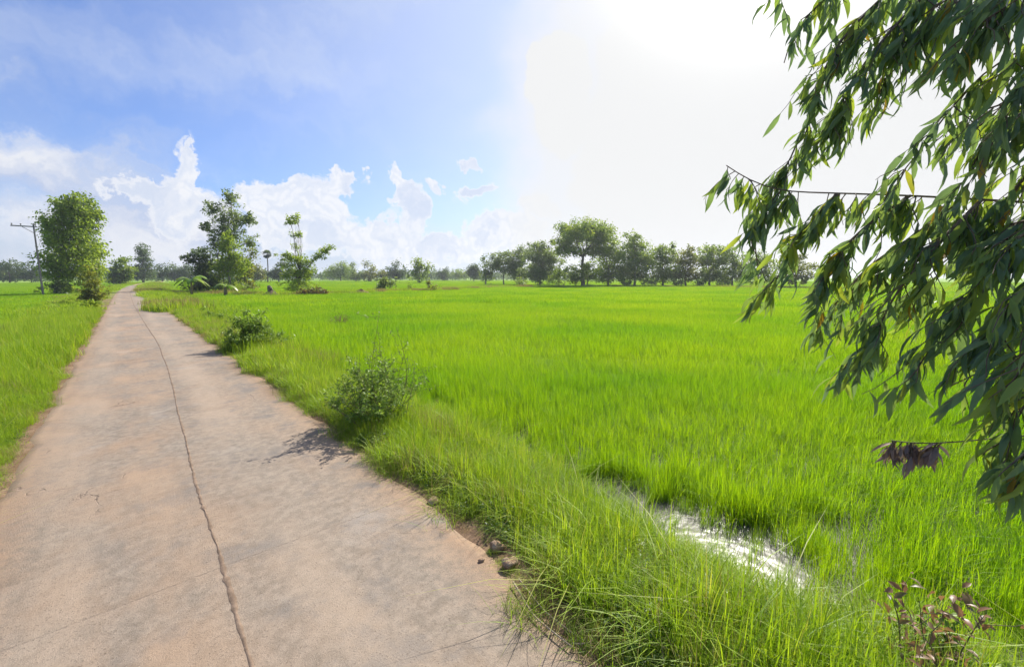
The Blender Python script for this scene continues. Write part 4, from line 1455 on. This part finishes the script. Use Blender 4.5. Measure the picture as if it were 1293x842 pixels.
EB = [
    # the long level branch
    ([(1400, 262, 2.5), (1240, 252, 2.4), (1150, 247, 2.35), (1060, 244, 2.3), (985, 242, 2.3), (945, 228, 2.3), (917, 209, 2.3)], 0.011, 17, True),
    # the top branch and its droops
    ([(1420, -70, 3.0), (1250, -40, 2.9), (1150, -20, 2.8), (1060, -16, 2.75), (985, -22, 2.8)], 0.014, 15, True),
    ([(1060, -16, 2.75), (1015, 20, 2.7), (992, 60, 2.7), (990, 80, 2.7)], 0.005, 9, False),
    ([(1130, -18, 2.8), (1060, 50, 2.6), (1030, 110, 2.5), (1018, 170, 2.5), (1012, 190, 2.5)], 0.007, 20, False),
    ([(1180, -20, 2.8), (1110, 55, 2.6), (1070, 110, 2.55), (1045, 170, 2.5), (1035, 190, 2.5)], 0.007, 24, False),
    ([(1220, -30, 2.8), (1160, 60, 2.6), (1115, 100, 2.6), (1088, 140, 2.6)], 0.006, 20, False),
    ([(1012, 165, 2.5), (1000, 200, 2.45), (980, 230, 2.4), (958, 262, 2.4)], 0.004, 15, False),
    ([(1420, 20, 2.6), (1300, 55, 2.5), (1235, 95, 2.4), (1190, 150, 2.35), (1155, 200, 2.3), (1125, 235, 2.3)], 0.010, 17, True),
    ([(1420, 90, 2.4), (1310, 125, 2.3), (1255, 165, 2.25), (1225, 210, 2.2), (1205, 260, 2.2)], 0.010, 17, True),
    ([(1400, -60, 2.4), (1300, -10, 2.4), (1240, 25, 2.4), (1195, 65, 2.4)], 0.010, 22, True),
    ([(1150, 247, 2.35), (1105, 275, 2.3), (1065, 310, 2.25), (1040, 350, 2.25), (1028, 385, 2.25)], 0.006, 19, False),
    ([(1060, 244, 2.3), (1025, 275, 2.3), (1000, 310, 2.3), (985, 345, 2.3), (975, 365, 2.3)], 0.005, 18, False),
    ([(985, 242, 2.3), (960, 265, 2.3), (950, 300, 2.3), (958, 340, 2.35)], 0.004, 13, False),
    ([(1240, 252, 2.4), (1200, 290, 2.2), (1160, 335, 2.15), (1125, 375, 2.15), (1110, 415, 2.15), (1100, 440, 2.2)], 0.007, 20, False),
    ([(1420, 230, 2.2), (1310, 275, 2.1), (1265, 320, 2.1), (1225, 370, 2.1), (1190, 415, 2.1), (1165, 455, 2.1)], 0.010, 22, True),
    ([(1420, 300, 2.1), (1320, 330, 2.05), (1285, 370, 2.0), (1255, 410, 2.0), (1238, 440, 2.0)], 0.010, 24, True),
    ([(1330, 180, 2.5), (1285, 230, 2.45), (1260, 280, 2.4), (1240, 330, 2.4)], 0.006, 18, False),
    ([(1205, 260, 2.2), (1150, 300, 2.3), (1110, 330, 2.35), (1080, 370, 2.4)], 0.005, 18, False),
    ([(1110, 415, 2.15), (1085, 440, 2.2), (1068, 462, 2.25)], 0.004, 12, False),
    ([(1150, 300, 2.3), (1090, 340, 2.5), (1050, 390, 2.6), (1030, 420, 2.6)], 0.005, 18, False),
    ([(1310, 275, 2.1), (1250, 290, 2.6), (1190, 330, 2.7), (1140, 380, 2.7)], 0.006, 20, False),
    ([(1420, 360, 2.4), (1310, 385, 2.35), (1265, 420, 2.3), (1235, 455, 2.3)], 0.008, 18, True),
    ([(1310, 125, 2.3), (1270, 130, 2.6), (1220, 145, 2.7), (1180, 180, 2.7)], 0.006, 16, False),
    ([(1300, -10, 2.4), (1230, -20, 2.6), (1160, 20, 2.7), (1120, 60, 2.7)], 0.006, 22, False),
    ([(1420, 450, 2.0), (1310, 480, 1.95), (1285, 520, 1.95), (1272, 560, 1.95)], 0.007, 18, True),
    ([(1420, 400, 1.9), (1320, 420, 1.85), (1290, 455, 1.85), (1275, 490, 1.85)], 0.007, 18, True),
    ([(1400, 10, 2.2), (1320, 60, 2.15), (1280, 120, 2.1), (1260, 150, 2.1)], 0.009, 14, True),
]
for i, (poly, r0, den, ft) in enumerate(EB):
    euc_branch(poly, r0, den, ft, seed=i)
euc_branch([(1420, 500, 1.9), (1310, 545, 1.85), (1285, 580, 1.85), (1275, 620, 1.85)], 0.008, 22, True, seed=40, spread=0.7)
euc_branch([(1420, 420, 2.1), (1300, 440, 2.1), (1240, 468, 2.1), (1190, 492, 2.1)], 0.008, 7, True, seed=41, skip=0.3, llen=(0.05, 0.09), spread=0.5)
euc_branch([(1420, 540, 2.3), (1310, 548, 2.3), (1230, 556, 2.3), (1150, 562, 2.3), (1125, 556, 2.3)], 0.006, 13, True, mat=purple_mat, seed=42, skip=0.72, llen=(0.06, 0.10), spread=0.35, fall=0.1)

# ------------------------------------------------------------------ stones, clods and sticks by the road
stone_mat = rough_material('laterite_stone', (0.33, 0.21, 0.13), (0.42, 0.31, 0.21), 14.0, 0.95, 0.6, (0.18, 0.11, 0.07))
clod_mat = rough_material('dark_clod', (0.10, 0.07, 0.05), (0.16, 0.11, 0.075), 20.0, 0.98, 0.8)


def stone(name, label, cat, px, py, size, mat, seed, flat=0.6, group=None):
    r = np.random.default_rng(seed)
    p = gp(px, py, 0.0)
    bm_v, bm_f = [], []
    NR, NS = 7, 10
    ph = r.uniform(0, 6.28, 8)
    for i in range(NR + 1):
        th = PI * i / NR
        for k in range(NS):
            a = 2 * PI * k / NS
            d = np.array([math.sin(th) * math.cos(a), math.sin(th) * math.sin(a), math.cos(th)])
            q = 1 + 0.22 * math.sin(2.3 * d[0] * 2 + ph[0]) + 0.16 * math.sin(3.1 * d[1] * 2 + ph[1]) + 0.12 * math.sin(5 * d[2] + ph[2]) + r.normal() * 0.03
            q = min(q, 1.12)
            bm_v.append(d * q * size * np.array([0.55, 0.42, 0.5 * flat]))
    for i in range(NR):
        for k in range(NS):
            k2 = (k + 1) % NS
            bm_f.append((i * NS + k, (i + 1) * NS + k, (i + 1) * NS + k2, i * NS + k2))
    z = (0.0 if abs(p[0] - .5) < 1.86 else max(-0.03, float(ground_z(p[0], p[1])))) + size * 0.5 * flat * 0.62
    o = link(name, quads_mesh(name, np.array(bm_v), np.array(bm_f), smooth=False), mat, None, (p[0], p[1], z))
    o.rotation_euler = (0, 0, r.uniform(0, 6))
    tag(o, label, cat, group)


GS = 'laterite stones at the right road edge'
stone('stone', 'upper tan stone at the right road edge against the grass', 'stone', 627, 692, 0.135, stone_mat, 3, 0.75, GS)
stone('stone', 'lower tan stone at the right road edge, above the dry sticks', 'stone', 643, 714, 0.14, stone_mat, 4, 0.65, GS)
stone('stone', 'small brown stone on the concrete left of the two tan stones', 'stone', 608, 708, 0.055, stone_mat, 5, 0.6, GS)
stone('stone', 'flat pale stone at the grass edge above the two tan stones', 'stone', 548, 632, 0.16, stone_mat, 6, 0.35, GS)
stone('mud_clod', 'small dark clod left of the joint at the bottom of the road', 'clod', 252, 808, 0.045, clod_mat, 7, 0.4)
stone('mud_clod', 'small dark clod on the left lane, up from the bottom one', 'clod', 171, 752, 0.03, clod_mat, 8, 0.4)
stone('mud_clod', 'dark clod against the joint in the middle of the road', 'clod', 288, 752, 0.04, clod_mat, 9, 0.4)

straw = rough_material('dry_stalk', (0.44, 0.35, 0.23), (0.30, 0.23, 0.15), 20.0, 0.8, 0.2)
for (a, b_, c_, rr, lab) in (((648, 736), (674, 780), (722, 818), 0.009, 'long pale dry stalk lying along the right road edge'),
                             ((655, 732), (686, 772), (722, 800), 0.007, 'thinner dry stalk lying just above the long pale one'),
                             ((722, 814), (742, 816), (775, 790), 0.006, 'short dry stalk pointing into the grass at the bottom')):
    P3 = [gp(*q, 0.012) + np.array([0, 0, 0.012]) for q in (a, b_, c_)]
    w = Build()
    path = resample([p - P3[0] for p in P3], 0.05)
    w.tube(path, np.linspace(rr, rr * 0.6, len(path)), 6)
    o = link('dry_stalk', w.mesh('dry_stalk'), straw, None, P3[0])
    tag(o, lab, 'stalk', 'dry stalks at the road edge')

# ------------------------------------------------------------------ the humid air
HAZE = True
if HAZE:
    hm, nt = new_mat('humid_air')
    T = NT(nt)
    pv = T.n('ShaderNodeVolumePrincipled')
    pv.inputs['Color'].default_value = (0.86, 0.92, 1.0, 1)
    pv.inputs['Density'].default_value = 0.00028
    pv.inputs['Anisotropy'].default_value = 0.35
    oo = T.n('ShaderNodeOutputMaterial')
    nt.links.new(pv.outputs[0], oo.inputs['Volume'])
    w = Build()
    w.box((0, 700, 18.0), 4800, 3600, 42.0)
    tag(link('haze', w.mesh('haze', False), hm), 'thin pale haze over the far fields', 'haze', kind='stuff')

# ------------------------------------------------------------------ output settings
sc.view_settings.view_transform = 'Standard'
sc.view_settings.look = 'None'
sc.view_settings.exposure = EXPOSURE
sc.view_settings.gamma = 1
sc.view_settings.use_curve_mapping = False
sc.cycles.max_bounces = 5
sc.cycles.diffuse_bounces = 3
sc.cycles.glossy_bounces = 2
sc.cycles.transmission_bounces = 4
sc.cycles.transparent_max_bounces = 6
sc.cycles.sample_clamp_indirect = 6
sc.cycles.use_denoising = True
